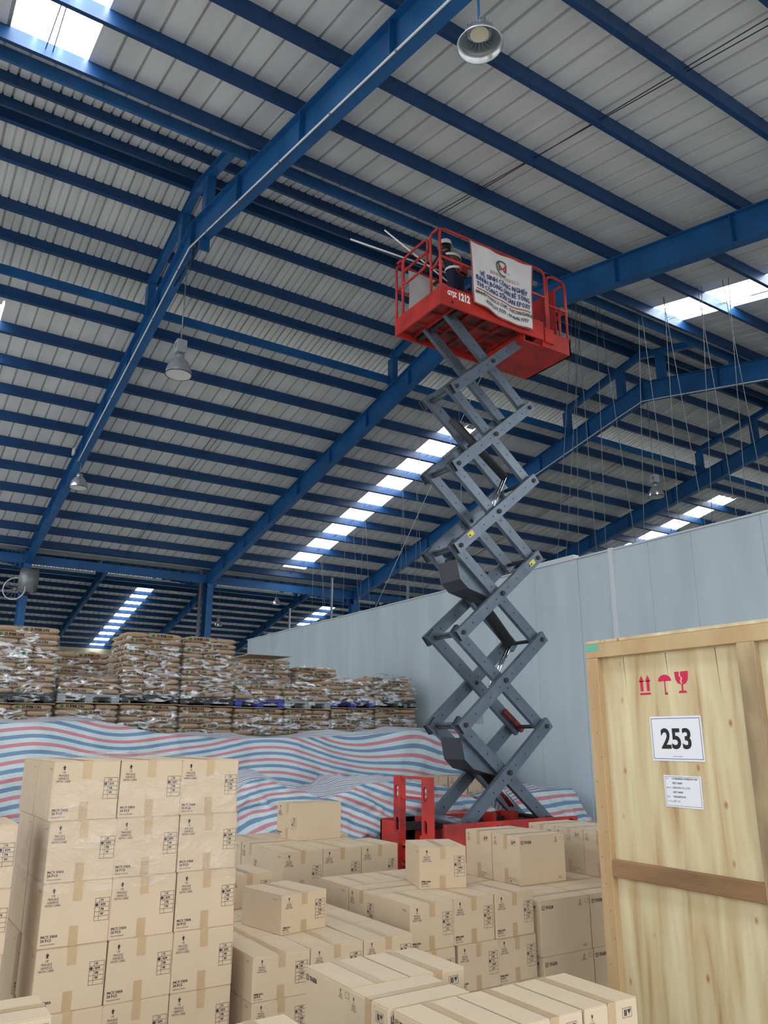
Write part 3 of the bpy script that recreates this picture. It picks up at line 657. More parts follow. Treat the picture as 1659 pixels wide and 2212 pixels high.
for s, hx, hy, hz in ((1, .16, .45, 1.07), (-1, -.18, .47, 1.16)):
    b = MB(); b.cbox(hx-.04, hx+.04, hy-.01, hy+.08, hz-.016, hz+.016, .012); hnd = b.build('hand', 'skin', per, True, True)
    for k in range(4):
        fx = hx-.03+.02*k; L = (.065, .075, .07, .055)[k]
        b = MB(); b.tube([(fx, hy+.075, hz), (fx, hy+.075+L*.5, hz+.004), (fx, hy+.075+L*.75, hz-.02), (fx, hy+.075+L*.6, hz-.04)], .009, 6); b.build('finger', 'skin', hnd, True, True)
    b = MB(); b.tube([(hx-s*.04, hy+.015, hz), (hx-s*.062, hy+.045, hz-.01), (hx-s*.055, hy+.075, hz-.025)], .01, 6); b.build('thumb', 'skin', hnd, True, True)

# ================================================================== HANGING LAMPS
def lamp_highbay(c, d, ztop, label, kind):
    x, y, z = c; z += H; t = thing('pendant_lamp', label, 'lamp', (x, y, z), 'high-bay pendant lamps'); r = d/2
    if kind == 'led':
        b = MB(); b.lathe([(r, 0), (r+.008, .004), (r*.58, .30*d*1.15), (r*.55, .30*d*1.15), (r*.97, .006), (r, 0)], (x, y, z), 36); b.build('reflector', 'lamp_alu', t, True)
        b = MB(); b.lathe([(0, .30*d), (r*.42, .30*d), (r*.42, .31*d)], (x, y, z), 24); b.build('led_plate', 'led', t)
        hs = MB(); z0, z1 = z+.345*d, z+.50*d; hs.lathe([(0, 0), (r*.42, 0), (r*.42, z1-z0), (0, z1-z0)], (x, y, z0), 24)
        ho = hs.build('heat_sink', 'lamp_alu', t)
        fb = MB()
        for k in range(28):
            a = 2*pi*k/28; fb.beam((x+r*.40*cos(a), y+r*.40*sin(a), (z0+z1)/2), (x+r*.62*cos(a), y+r*.62*sin(a), (z0+z1)/2), .006, z1-z0-.01)
        fb.build('fins', 'lamp_alu', ho)
        b = MB(); b.tube([(x, y, z1), (x, y, z1+.09)], .016, 8); b.build('hook', 'steel', t, True)
        b = MB(); b.tube([(x, y, z1+.08), (x, y, ztop+H)], .014, 8); b.build('drop_rod', 'blue_steel', t, True)
    else:
        b = MB(); pr = [(r, 0), (r*.98, .14*d), (r*.86, .36*d), (r*.66, .54*d), (r*.42, .66*d), (r*.38, .68*d)]
        b.lathe(pr+[(q[0]-.006, q[1]-.004) for q in reversed(pr)], (x, y, z), 32); b.build('reflector', 'lamp_alu', t, True)
        b = MB(); b.lathe([(0, .02*d), (r*.97, .02*d)], (x, y, z), 28); b.build('diffuser', 'white_plain', t)
        b = MB(); pts = [(x+r*1.01*cos(2*pi*k/32), y+r*1.01*sin(2*pi*k/32), z) for k in range(33)]; b.tube(pts, .008, 6, False); b.build('rim', 'lift_dark', t, True)
        b = MB(); b.lathe([(r*.36, .68*d), (r*.36, .84*d), (r*.2, .88*d), (0, .88*d)], (x, y, z), 20); b.build('neck', 'lamp_alu', t, True)
        if kind == 'box':
            b = MB(); q = .16*d*1.25; b.cbox(x-q, x+q, y-q, y+q, z+.93*d, z+1.45*d, .01); g = b.build('gear_box', 'pallet_grey', t)
            b = MB(); b.box(x-q-.003, x-q, y-q*.5, y+q*.3, z+1.1*d, z+1.32*d); b.build('rating_label', 'ink_soft', g)
            b = MB(); b.tube([(x, y, z+.86*d), (x, y, z+.94*d)], .03, 8); b.build('coupling', 'lift_dark', t)
            zc = z+1.45*d
        else: zc = z+.86*d
        b = MB(); b.tube([(x, y, zc), (x, y, ztop+H)], .012, 6); b.build('drop_rod', 'galvanised', t, True)
yl = lambda y: zraf(y)-H
lamp_highbay((4.375, 4.93, 6.94), .47, yl(4.93), 'large conical pendant lamp with round pale plate under the near blue rafter', 'led')
lamp_highbay((4.375, 14.37, 7.03), .52, yl(14.37), 'bell pendant lamp with square gear box hanging below the ridge', 'box')
lamp_highbay((4.375, 23.05, 6.98), .49, yl(23.05), 'bell pendant lamp on a short rod lowest on the near rafter', 'bell')
lamp_highbay((18.375, 13.9, 6.72), .46, yl(13.9), 'bell pendant lamp with gear box over the grey wall', 'box')
lamp_highbay((18.375, 39.2, 7.08), .45, yl(39.2)-.1, 'small shallow pendant lamp beyond the valley', 'bell')
lamp_highbay((18.375, 47.7, 6.88), .46, yl(47.7)+.2, 'distant bell pendant lamp beside the blue column', 'box')
# gear box on the frame over the third lamp
b = MB(); b.cbox(4.2, 4.26, 23.5, 23.75, 8.15+H, 8.35+H, .01); tag(b.build('junction_box', 'white_paint'), 'small white junction box on the blue rafter', 'box')
# conduits along the rafters
def conduit(x, y0, y1, label, dx):
    pts = []
    n = 24
    for k in range(n+1):
        y = y0+(y1-y0)*k/n; pts.append((x+dx, y, zraf(y)-.018))
    if y0 < RID[0] < y1:
        pts = [p for p in pts if abs(p[1]-RID[0]) > .5]+[(x+dx, RID[0], zraf(RID[0])-.03)]; pts.sort(key=lambda p: p[1])
    t = thing('conduit', label, 'conduit', (x, y0, zraf(y0)))
    b = MB(); b.tube(pts, .016, 6); b.build('pipe', 'white_paint', t, True)
    for k in range(2, n, 2):
        y = y0+(y1-y0)*k/n; b = MB(); b.tube([(x+dx, y-.02, zraf(y-.02)-.018), (x+dx, y+.02, zraf(y+.02)-.018)], .021, 6); b.build('clip', 'galvanised', t)
conduit(4.375, 3., 23., 'white plastic conduit along the near blue rafter', -.1)
conduit(18.375, 3., 22., 'thin white conduit along the rafter above the grey wall', -.1)
# cable bundle and hanger at the ridge of the near frame
t = thing('cable_bundle', 'dark cables looped below the near rafter ridge', 'cable', (4.375, 14.2, zraf(14.2)-.02))
for k in range(3):
    b = MB(); b.tube([(4.3, 13.4+.2*k, zraf(13.6)-.02), (4.35, 14.0, zraf(14)-.25-.1*k), (4.375, 14.37, zraf(14.3)-.12), (4.38, 15.0+.2*k, zraf(15.1)-.02)], .012, 6); b.build('cable', 'black', t, True)
b = MB(); b.box(4.27, 4.48, 13.35, 13.4, zraf(13.4)-.28, zraf(13.4)); tag(b.build('bracket', 'blue_steel'), 'small blue bracket plate under the near ridge', 'bracket')
# duct fan on the first valley column
fx, fy, fz = 4.42, VAL-.55, 5.72+H-.28
fan = thing('duct_fan', 'round steel duct fan mounted high on the blue column', 'fan', (fx, fy, fz))
dirv = Vector((.93, -.30, -.06)).normalized()
def ringtube(c, d, r0, r1, L, m, name, cap=None):
    a = d.orthogonal().normalized(); q = d.cross(a); b = MB(); n = 28; rings = []
    for (r, l) in ((r0, 0), (r1, L), (r1-.02, L), (r0-.02, 0)): rings.append([c+d*l+(a*cos(2*pi*k/n)+q*sin(2*pi*k/n))*r for k in range(n)])
    vs = [p for rg in rings for p in rg]; b.add(vs, [(i*n+k, i*n+(k+1)%n, ((i+1)%4)*n+(k+1)%n, ((i+1)%4)*n+k) for i in range(4) for k in range(n)])
    return b.build(name, m, fan, True)
c0 = Vector((fx, fy, fz))
ringtube(c0-dirv*.25, dirv, .44, .44, .52, 'galvanised', 'housing')
b = MB(); a = dirv.orthogonal().normalized(); q = dirv.cross(a)
b.add([c0+(a*cos(2*pi*k/24)+q*sin(2*pi*k/24))*.42 for k in range(24)], [tuple(range(24))]); b.build('back_plate', 'fan_dark', fan)
for k in range(5):
    a0 = 2*pi*k/5; b = MB(); u_ = a*cos(a0)+q*sin(a0); v_ = a*-sin(a0)+q*cos(a0)
    b.add([c0+dirv*.08+u_*.06-v_*.05, c0+dirv*.14+u_*.06+v_*.05, c0+dirv*.14+u_*.4+v_*.1, c0+dirv*.08+u_*.4-v_*.08], [(0,1,2,3)]); b.build('blade', 'lift_dark', fan)
c1 = Vector((fx-.42, fy-.06, fz-.35)); dv = Vector((-.5, -.8, .05)).normalized()
ringtube(c1, dv, .40, .40, .07, 'white_paint', 'guard_ring')
b = MB(); a2 = dv.orthogonal().normalized(); q2 = dv.cross(a2)
for k in range(6):
    aa = pi*k/6; e_ = a2*cos(aa)+q2*sin(aa); b.tube([c1-e_*.39, c1+e_*.39], .006, 4)
b.build('guard_wires', 'galvanised', fan)
b = MB(); b.box(fx-.06, fx+.06, fy-.05, VAL-.24, fz-.50, fz-.43); b.box(fx-.06, fx+.06, fy-.1, fy+.2, fz-.45, fz-.42); b.build('bracket', 'lift_dark', fan)

# ================================================================== SUSPENSION RODS behind the grey wall
RODS = [(12.835,9.332,13.664,4.306),(12.652,8.645,13.371,4.329),(12.603,9.321,12.963,4.29),(12.446,9.167,12.4,4.238),(11.906,8.769,12.115,4.237),(11.606,8.644,11.27,4.321),(10.728,7.883,11.006,4.372),(10.438,7.806,10.311,4.499),(9.962,7.278,10.083,4.584),(9.701,7.253,9.507,4.615),(9.118,6.708,9.312,4.203),(8.868,6.581,8.762,4.206),(8.466,5.625,8.541,4.218),(8.192,5.538,8.119,4.211),
 (24.207,7.022,24.295,4.5),(23.641,7.173,23.187,4.5),(22.94,7.18,23.132,4.467),(22.796,7.306,22.466,4.276),(20.528,6.396,20.669,4.268),(20.36,6.457,20.179,4.291),(19.715,5.985,19.861,4.29),(19.519,5.944,19.358,4.261),(26.661,6.605,26.656,4.449),(26.074,6.667,25.641,4.812),(25.896,6.577,25.784,4.287)]
RX = 14.0
for i, (ya, za, yb, zb) in enumerate(RODS):
    # run the line on up to the roof sheet, and down below the wall top
    dy, dz = (ya-yb), (za-zb); t = 0
    y, z = ya, za
    for _ in range(400):
        yy = y if (y < 11.1 or y > 17.15) else y
        lim = (zraf(y)+HS-H) if (y < 11.0 or y > 17.2) else (ZM-H+.40-S*abs(y-RID[0]))
        if z >= lim-.01: break
        y += dy/dz*.02; z += .02
    zl = 3.0; yl_ = yb-(zb-zl)*dy/dz
    b = MB(); b.tube([(RX, yl_, zl+H), (RX, y, z+H)], .0075, 5)
    o = b.build('hanger_rod', 'rod_grey', None, True)
    tag(o, '%s thin steel hanger rod along the grey wall, counted from the crate end' % (['first','second','third','fourth','fifth','sixth','seventh','eighth','ninth','tenth','eleventh','twelfth','thirteenth','fourteenth','fifteenth','sixteenth','seventeenth','eighteenth','nineteenth','twentieth','twenty-first','twenty-second','twenty-third','twenty-fourth','twenty-fifth'][sorted(range(len(RODS)), key=lambda k: RODS[k][2]).index(i)]), 'rod', 'hanger rods behind the grey wall')
b = MB(); b.tube([(13.2, 13.72, 11.48+H), (13.2, 17.6, 7.4+H), (13.2, 21.6, 3.2+H)], .009, 5); tag(b.build('stay_rope', 'white_paint', None, True), 'slanting pale rope stay beside the lift arms', 'rope')
b = MB(); rc = Vector((13., 16.15, 3.97+H)); b.tube([rc+Vector((0, .16*cos(2*pi*k/20), .16*sin(2*pi*k/20))) for k in range(21)], .014, 6, False); b.tube([(13, 16.15, 4.13+H), (13, 16.15, 11.1+H)], .008, 5); tag(b.build('hanging_ring', 'galvanised', None, True), 'steel ring hanging on a wire above the grey wall', 'ring')
for y, hh in ((24.9, .42), (22.6, .98), (20.4, 1.45), (15.9, 1.1), (13.9, .8)):
    pass
PIPES = [((579,1371),(579,1360)),]
for i, (y, z0, z1) in enumerate(((26.6, 3.3, 3.75), (24.9, 3.3, 4.4), (21.9, 3.3, 5.0), (17.6, 3.3, 4.2), (15.5, 3.3, 4.05))):
    b = MB(); b.tube([(12.2, y, 0), (12.2, y, z1+H)], .04, 8); o = b.build('vent_pipe', 'galvanised', None, True)
    tag(o, '%s grey pipe standing above the grey wall from its far end' % ORD[i], 'pipe', 'pipes above the grey wall')

# ================================================================== TARPAULIN HEAPS
def tarp(name, label, xs, tops, yf, yb, period, seed, warp, zbot=0., skew=0., cw=1.):
    """sheet draped over goods: xs/tops sample the height along X, yf front and yb back"""
    nx, nf, nt = 110, 34, 16; vs = []; uvs = []
    def top(x):
        for i in range(len(xs)-1):
            if xs[i] <= x <= xs[i+1]:
                t = (x-xs[i])/(xs[i+1]-xs[i]); t = t*t*(3-2*t); return tops[i]*(1-t)+tops[i+1]*t
        return tops[-1]
    rows = nf+nt+4
    for j in range(rows+1):
        for i in range(nx+1):
            x = xs[0]+(xs[-1]-xs[0])*i/nx; tz = top(x)
            n1 = noise.noise(Vector((x*.9, seed, j*.05))); n2 = noise.noise(Vector((x*2.7, seed+5, j*.12))); n3 = noise.noise(Vector((x*6., seed+9, j*.3))); n4 = 1-2*abs(noise.noise(Vector((x*1.9+j*.05, seed+13, j*.11)))); n5 = 1-2*abs(noise.noise(Vector((x*4.2-j*.09, seed+17, j*.16))))
            if j <= nf:                                   # front face, floor to shoulder
                t = j/nf; z = zbot+(tz-zbot)*t; lean = .35*(t**3)
                y = yf+lean+.16*n1+.08*n2*(1-.3*t)+.03*n3-(.07*n4+.035*n5)*cw
            elif j <= nf+nt:                              # over the top
                t = (j-nf)/nt; y = yf+.35+(yb-yf-.35)*t+.05*n2; z = tz+.10*sin(pi*min(1, t*1.2))*(.6+n1)+.05*n2-.04*(1-t)+.03*n5*cw*t
            else:
                t = (j-nf-nt)/4; y = yb+.02*t; z = tz*(1-t)+.02
            vs.append((x+.05*n2, y, z))
            arc = z if j <= nf else tz+(y-yf-.35)
            uvs.append((x, (arc+warp*noise.noise(Vector((x*.45, seed+20, arc*.5)))+.06*n1+skew*x)/period))
    b = MB(); b.add(vs, [(j*(nx+1)+i, j*(nx+1)+i+1, (j+1)*(nx+1)+i+1, (j+1)*(nx+1)+i) for j in range(rows) for i in range(nx)])
    # close the ends
    for i in (0, nx):
        ring = [j*(nx+1)+i for j in range(rows+1)]; b.f.append(tuple(ring) if i else tuple(reversed(ring)))
    me = b.mesh(name, 'tarp', True); uvl = me.uv_layers.new(name='stripes')
    for lp_ in me.loops: uvl.data[lp_.index].uv = uvs[lp_.vertex_index]
    o = link(name, me); return tag(o, label, 'tarpaulin', 'striped tarpaulin covers')
tarp('tarpaulin', 'long blue and pink striped tarpaulin in front of the sack pallets', [.2, 1.6, 2.9, 4.1, 5.1, 6.4, 7.5, 8.7, 9.9, 10.6], [.2+H, .2+H, .24+H, .06+H, .0+H, .02+H, .06+H, .15+H, .13+H, -.35+H], 12.0, 14.05, .215, 1., .45, 0., .012)
tarp('tarpaulin', 'crumpled bright striped tarpaulin just behind the lift ladder', [3.2, 4.0, 4.55, 5.2, 5.5, 6.2, 6.9, 7.6, 8.4, 8.9], [-1.1+H, -.75+H, -.50+H, -.68+H, -.78+H, -.60+H, -.60+H, -.70+H, -.95+H, -1.3+H], 9.75, 11.2, .185, 4., .75, 0., 0., 1.9)
tarp('tarpaulin', 'small striped tarpaulin heap against the grey wall', [9.0, 9.4, 9.9, 10.3, 10.75], [-.98+H, -.84+H, -.80+H, -.80+H, -1.25+H], 9.8, 11.2, .215, 8., .3)

# ================================================================== SACKS ON PALLETS
def sack_mesh(L, W, T, seed, nm='sack'):
    U = [-1, -.985, -.94, -.82, -.5, -.15, .15, .5, .82, .94, .985, 1]; V = [-1, -.985, -.93, -.75, -.3, .3, .75, .93, .985, 1]
    nx, ny = len(U)-1, len(V)-1; vs = []; fs = []
    def h(u, v): return max(0., (1-abs(u)**5))**.42*max(0., (1-abs(v)**6))**.4
    for s in (1, -1):
        for v in V:
            for u in U:
                n_ = noise.noise(Vector((u*1.7+seed*3, v*1.7, s*1.))); k = h(u, v)
                vs.append((u*L/2*(1-.02*abs(v)**6), v*W/2*(1-.05*abs(u)**4), T/2+s*(T/2)*k*(1+.07*n_)))
        off = 0 if s == 1 else (nx+1)*(ny+1)
        for j in range(ny):
            for i in range(nx):
                q = (off+j*(nx+1)+i, off+j*(nx+1)+i+1, off+(j+1)*(nx+1)+i+1, off+(j+1)*(nx+1)+i); fs.append(q if s == 1 else q[::-1])
    b = MB(); b.add(vs, fs); return b.mesh(nm, 'kraft', True)
SL, SW, ST = .66, .41, .113
sack_v = [sack_mesh(SL, SW, ST, k) for k in range(4)]
def sack_print(side):
    # lettering on the long edge of the sack, on the bulge of the side
    b = MB(); g = text2d('SUMIKON', .074, .003, 'LEFT', .95)
    def fn(x, y):
        xx = -.17+x; zz = ST/2+(y-.024); k = min(.99, abs((zz-ST/2)/(ST/2))); bulge = (1-(xx/(SL/2))**4*.05)
        return (xx, -(SW/2*(1-k**2.5)**(1/6)*bulge+.005), zz)
    b.flat(g, fn); me1 = b.mesh('print', 'sack_ink')
    d = MB(); d.flat(poly2d([(-.28, .012), (-.235, .042), (-.19, .012), (-.235, -.018)]), lambda x, y: (x, -(SW/2*.995+.004), ST/2+y-.012)); me2 = d.mesh('emblem', 'green_print')
    return me1, me2
sp1, sp2 = sack_print(0)
def add_sack(x, y, z, rz, seed, label, group, printed):
    o = link('sack', sack_v[seed % 4], None, (x, y, z), rz); tag(o, label, 'sack', group)
    if printed:
        link('print', sp1, o); link('emblem', sp2, o)
    return o
def pallet(x0, x1, y0, y1, z, m, label, hgt=.15):
    p = thing('pallet', label, 'pallet', ((x0+x1)/2, (y0+y1)/2, z), 'plastic pallets under the sacks')
    b = MB(); b.cbox(x0, x1, y0, y1, z+hgt-.045, z+hgt, .006); b.build('deck', m, p)
    L = x1-x0
    for fx_ in (0, .435, .87):
        for fy_ in (0, .435, .87):
            b = MB(); b.cbox(x0+fx_*L, x0+(fx_+.13)*L, y0+fy_*(y1-y0), y0+(fy_+.13)*(y1-y0), z+.02, z+hgt-.045, .006); b.build('foot', m, p)
    for fx_ in (0, .435, .87):
        b = MB(); b.box(x0+fx_*L, x0+(fx_+.13)*L, y0, y1, z, z+.02); b.build('runner', m, p)
    return p
YP = 15.0; PW = 1.07
def wrap_film(x0, x1, y0, y1, z0, z1, label, seed, m='film_sack', dome=0.):
    nx, nz = 14, max(6, int((z1-z0)/.07)); b = MB(); e = .014
    ring = [(x0-e, y0-e), (x1+e, y0-e), (x1+e, y1+e), (x0-e, y1+e)]
    per_ = []
    for k in range(4):
        for i in range(nx):
            t = i/nx; per_.append((ring[k][0]*(1-t)+ring[(k+1)%4][0]*t, ring[k][1]*(1-t)+ring[(k+1)%4][1]*t))
    n = len(per_); vs = []
    cx_, cy_ = (x0+x1)/2, (y0+y1)/2
    for j in range(nz+1):
        z = z0+(z1-z0)*j/nz; t = j/nz
        for (x, y) in per_:
            q = noise.noise(Vector((x*5+seed, y*5, z*9)))*.018; sh = 1-(.10*max(0, t-.8)/.2)
            vs.append((cx_+(x-cx_)*(sh)+q, cy_+(y-cy_)*(sh)+q, z))
    base = nz*n
    fs = [(j*n+k, j*n+(k+1)%n, (j+1)*n+(k+1)%n, (j+1)*n+k) for j in range(nz) for k in range(n)]
    for s_, dz in ((.7, .02+dome*.5), (.35, .03+dome*.85), (.0, .035+dome)):
        for (x, y) in per_: vs.append((cx_+(x-cx_)*.9*s_, cy_+(y-cy_)*.9*s_, z1+dz+.012*noise.noise(Vector((x*6, y*6, seed)))))
    for r_ in range(3):
        o_ = (nz+r_)*n; fs += [(o_+k, o_+(k+1)%n, o_+n+(k+1)%n, o_+n+k) for k in range(n)]
    b.add(vs, fs); o = b.build('stretch_wrap', m, None, True); return tag(o, label, 'plastic film', 'stretch wrap round the pallets')
def sack_stack(x0, y0, z, layers, desc, seed, sides=True, group='sacks on the upper pallets', dome=0):
    for k in range(layers):
        zz = z+k*.105; flip = (k+seed) % 2; rr = random.Random(seed*100+k); o_ = ORD[layers-1-k]
        j = lambda: rr.uniform(-.012, .012); sh = .06*dome*k
        if flip: spots = [(x0+SL/2+j(), y0+SW/2+j()+sh, 0, True, 'broadside'), (x0+SL+SW/2+j(), y0+SL/2+j()+sh, pi/2, False, 'end-on')]
        else: spots = [(x0+SW+SL/2+j(), y0+SW/2+j()+sh, 0, True, 'broadside'), (x0+SW/2+j(), y0+SL/2+j()+sh, pi/2, False, 'end-on')]
        if sides:
            spots.append((x0+SW/2+j(), y0+SW+SL/2+.02, pi/2, False, 'rear') if flip else (x0+SL/2+j(), y0+SL+SW/2+.02, 0, False, 'rear'))
        for (x, y, rz, pr, wd) in spots:
            add_sack(x, y, zz, rz+rr.uniform(-.03, .03), k+seed+(1 if pr else 0), '%s paper sack, %s layer down, %s' % (wd, o_, desc), group, pr)
def base_stack(x0, y0, ztop, vis, desc, seed):
    # lower tier: the layers that show are single sacks, what the tarpaulin hides is one block of sacks down to the floor
    zv = ztop-vis*.105
    sack_stack(x0, y0, zv, vis, desc, seed, False, 'sacks on the lower tier')
    b = MB(); nlay = int((zv-.15)/.105); z0 = zv-nlay*.105
    for k in range(nlay):
        for gx in range(2): b.cbox(x0+gx*.535+.01, x0+gx*.535+.525, y0+.03, y0+1.03, z0+k*.105, z0+k*.105+.103, .03)
    o = b.build('sack_stack', 'kraft'); tag(o, 'hidden sack layers, '+desc, 'sacks', None, 'stuff')
    pallet(x0, x0+PW, y0, y0+PW, z0-.15, 'pallet_black', 'dark floor pallet, '+desc, .15)
COLS = [(1.76, .58, 'pallet_black', 11, 'stack at the picture edge'), (2.90, .61, 'pallet_grey', 3, 'low stack on the first grey pallet'), (4.00, .62, 'pallet_black', 11, 'tallest wrapped stack on a black pallet'), (5.12, .61, 'pallet_black', 11, 'tall stack beside the tallest one'),
        (6.23, .60, 'pallet_blue', 3, 'low stack on the first blue pallet'), (7.31, .60, 'pallet_grey', 3, 'low stack between the blue pallets'), (8.42, .64, 'pallet_blue', 4, 'low stack on the second blue pallet'), (9.52, .66, 'pallet_black', 5, 'stack nearest the grey wall')]
PLAB = ['black', 'first grey', 'black slotted', 'black plain', 'first blue', 'second grey', 'second blue', 'dark wall-side']
for i, (x0, zb, pm, nl, d) in enumerate(COLS):
    zb += H
    base_stack(x0, YP, zb-.02, 6, 'lower tier under '+d.replace('stack', 'column').replace('on the ', 'on ').replace('at the ', 'at '), 3*i+1)
    b = MB(); b.box(x0-.03, x0+PW+.04, YP-.03, YP+PW, zb-.012, zb-.004); tag(b.build('slip_sheet', 'card'), 'thin cardboard sheet under the %s pallet of sacks' % PLAB[i], 'cardboard', 'cardboard sheets between sack tiers')
    pallet(x0, x0+PW, YP, YP+PW, zb, pm, '%s plastic pallet under the %s' % (PLAB[i], d.replace('on the first grey pallet', 'of sacks').replace('on the first blue pallet', 'of sacks').replace('on the second blue pallet', 'of sacks').replace('on a black pallet', 'of sacks')))
    sack_stack(x0, YP, zb+.15, nl, d, 5*i+2, True, dome=1 if nl < 6 else 0)
    top = zb+.15+nl*.105
    wrap_film(x0, x0+PW, YP, YP+PW, zb+.04, top-.02, 'shiny clear wrap round the upper sacks, %s' % d, i*3.1, dome=.05 if nl > 6 else .10)
    wrap_film(x0, x0+PW, YP, YP+PW, zb-.66, zb-.05, 'shiny clear wrap on the lower tier, below the %s' % d, i*3.1+40)
# second row, seen over the low stacks
for i, (x0, ztop, nl, d) in enumerate(((3.02, 1.62, 9, 'second-row stack behind the first grey pallet'), (7.02, 1.70, 9, 'second-row stack with a card on top'), (8.25, 1.58, 8, 'second-row stack beside the carded one'))):
    zb = ztop+H-nl*.105
    sack_stack(x0, 16.4, zb, nl, d, 50+i*7, False, 'sacks in the second row')
    b = MB()
    for gx in range(2): b.cbox(x0+gx*.535+.01, x0+gx*.535+.525, 16.43, 17.43, .15, zb-.005, .03)
    tag(b.build('sack_stack', 'kraft'), 'hidden lower sacks of the '+d, 'sacks', None, 'stuff')
    pallet(x0, x0+PW, 16.4, 17.47, 0, 'pallet_black', 'floor pallet under the '+d)
    wrap_film(x0, x0+PW, 16.4, 17.47, zb, ztop+H-.02, 'clear wrap round the '+d, 70+i, dome=.06)
b = MB(); b.box(7.05, 8.1, 16.35, 17.4, 1.79+H, 1.80+H); tag(b.build('slip_sheet', 'card'), 'brown card lying on top of the second-row sacks', 'cardboard')

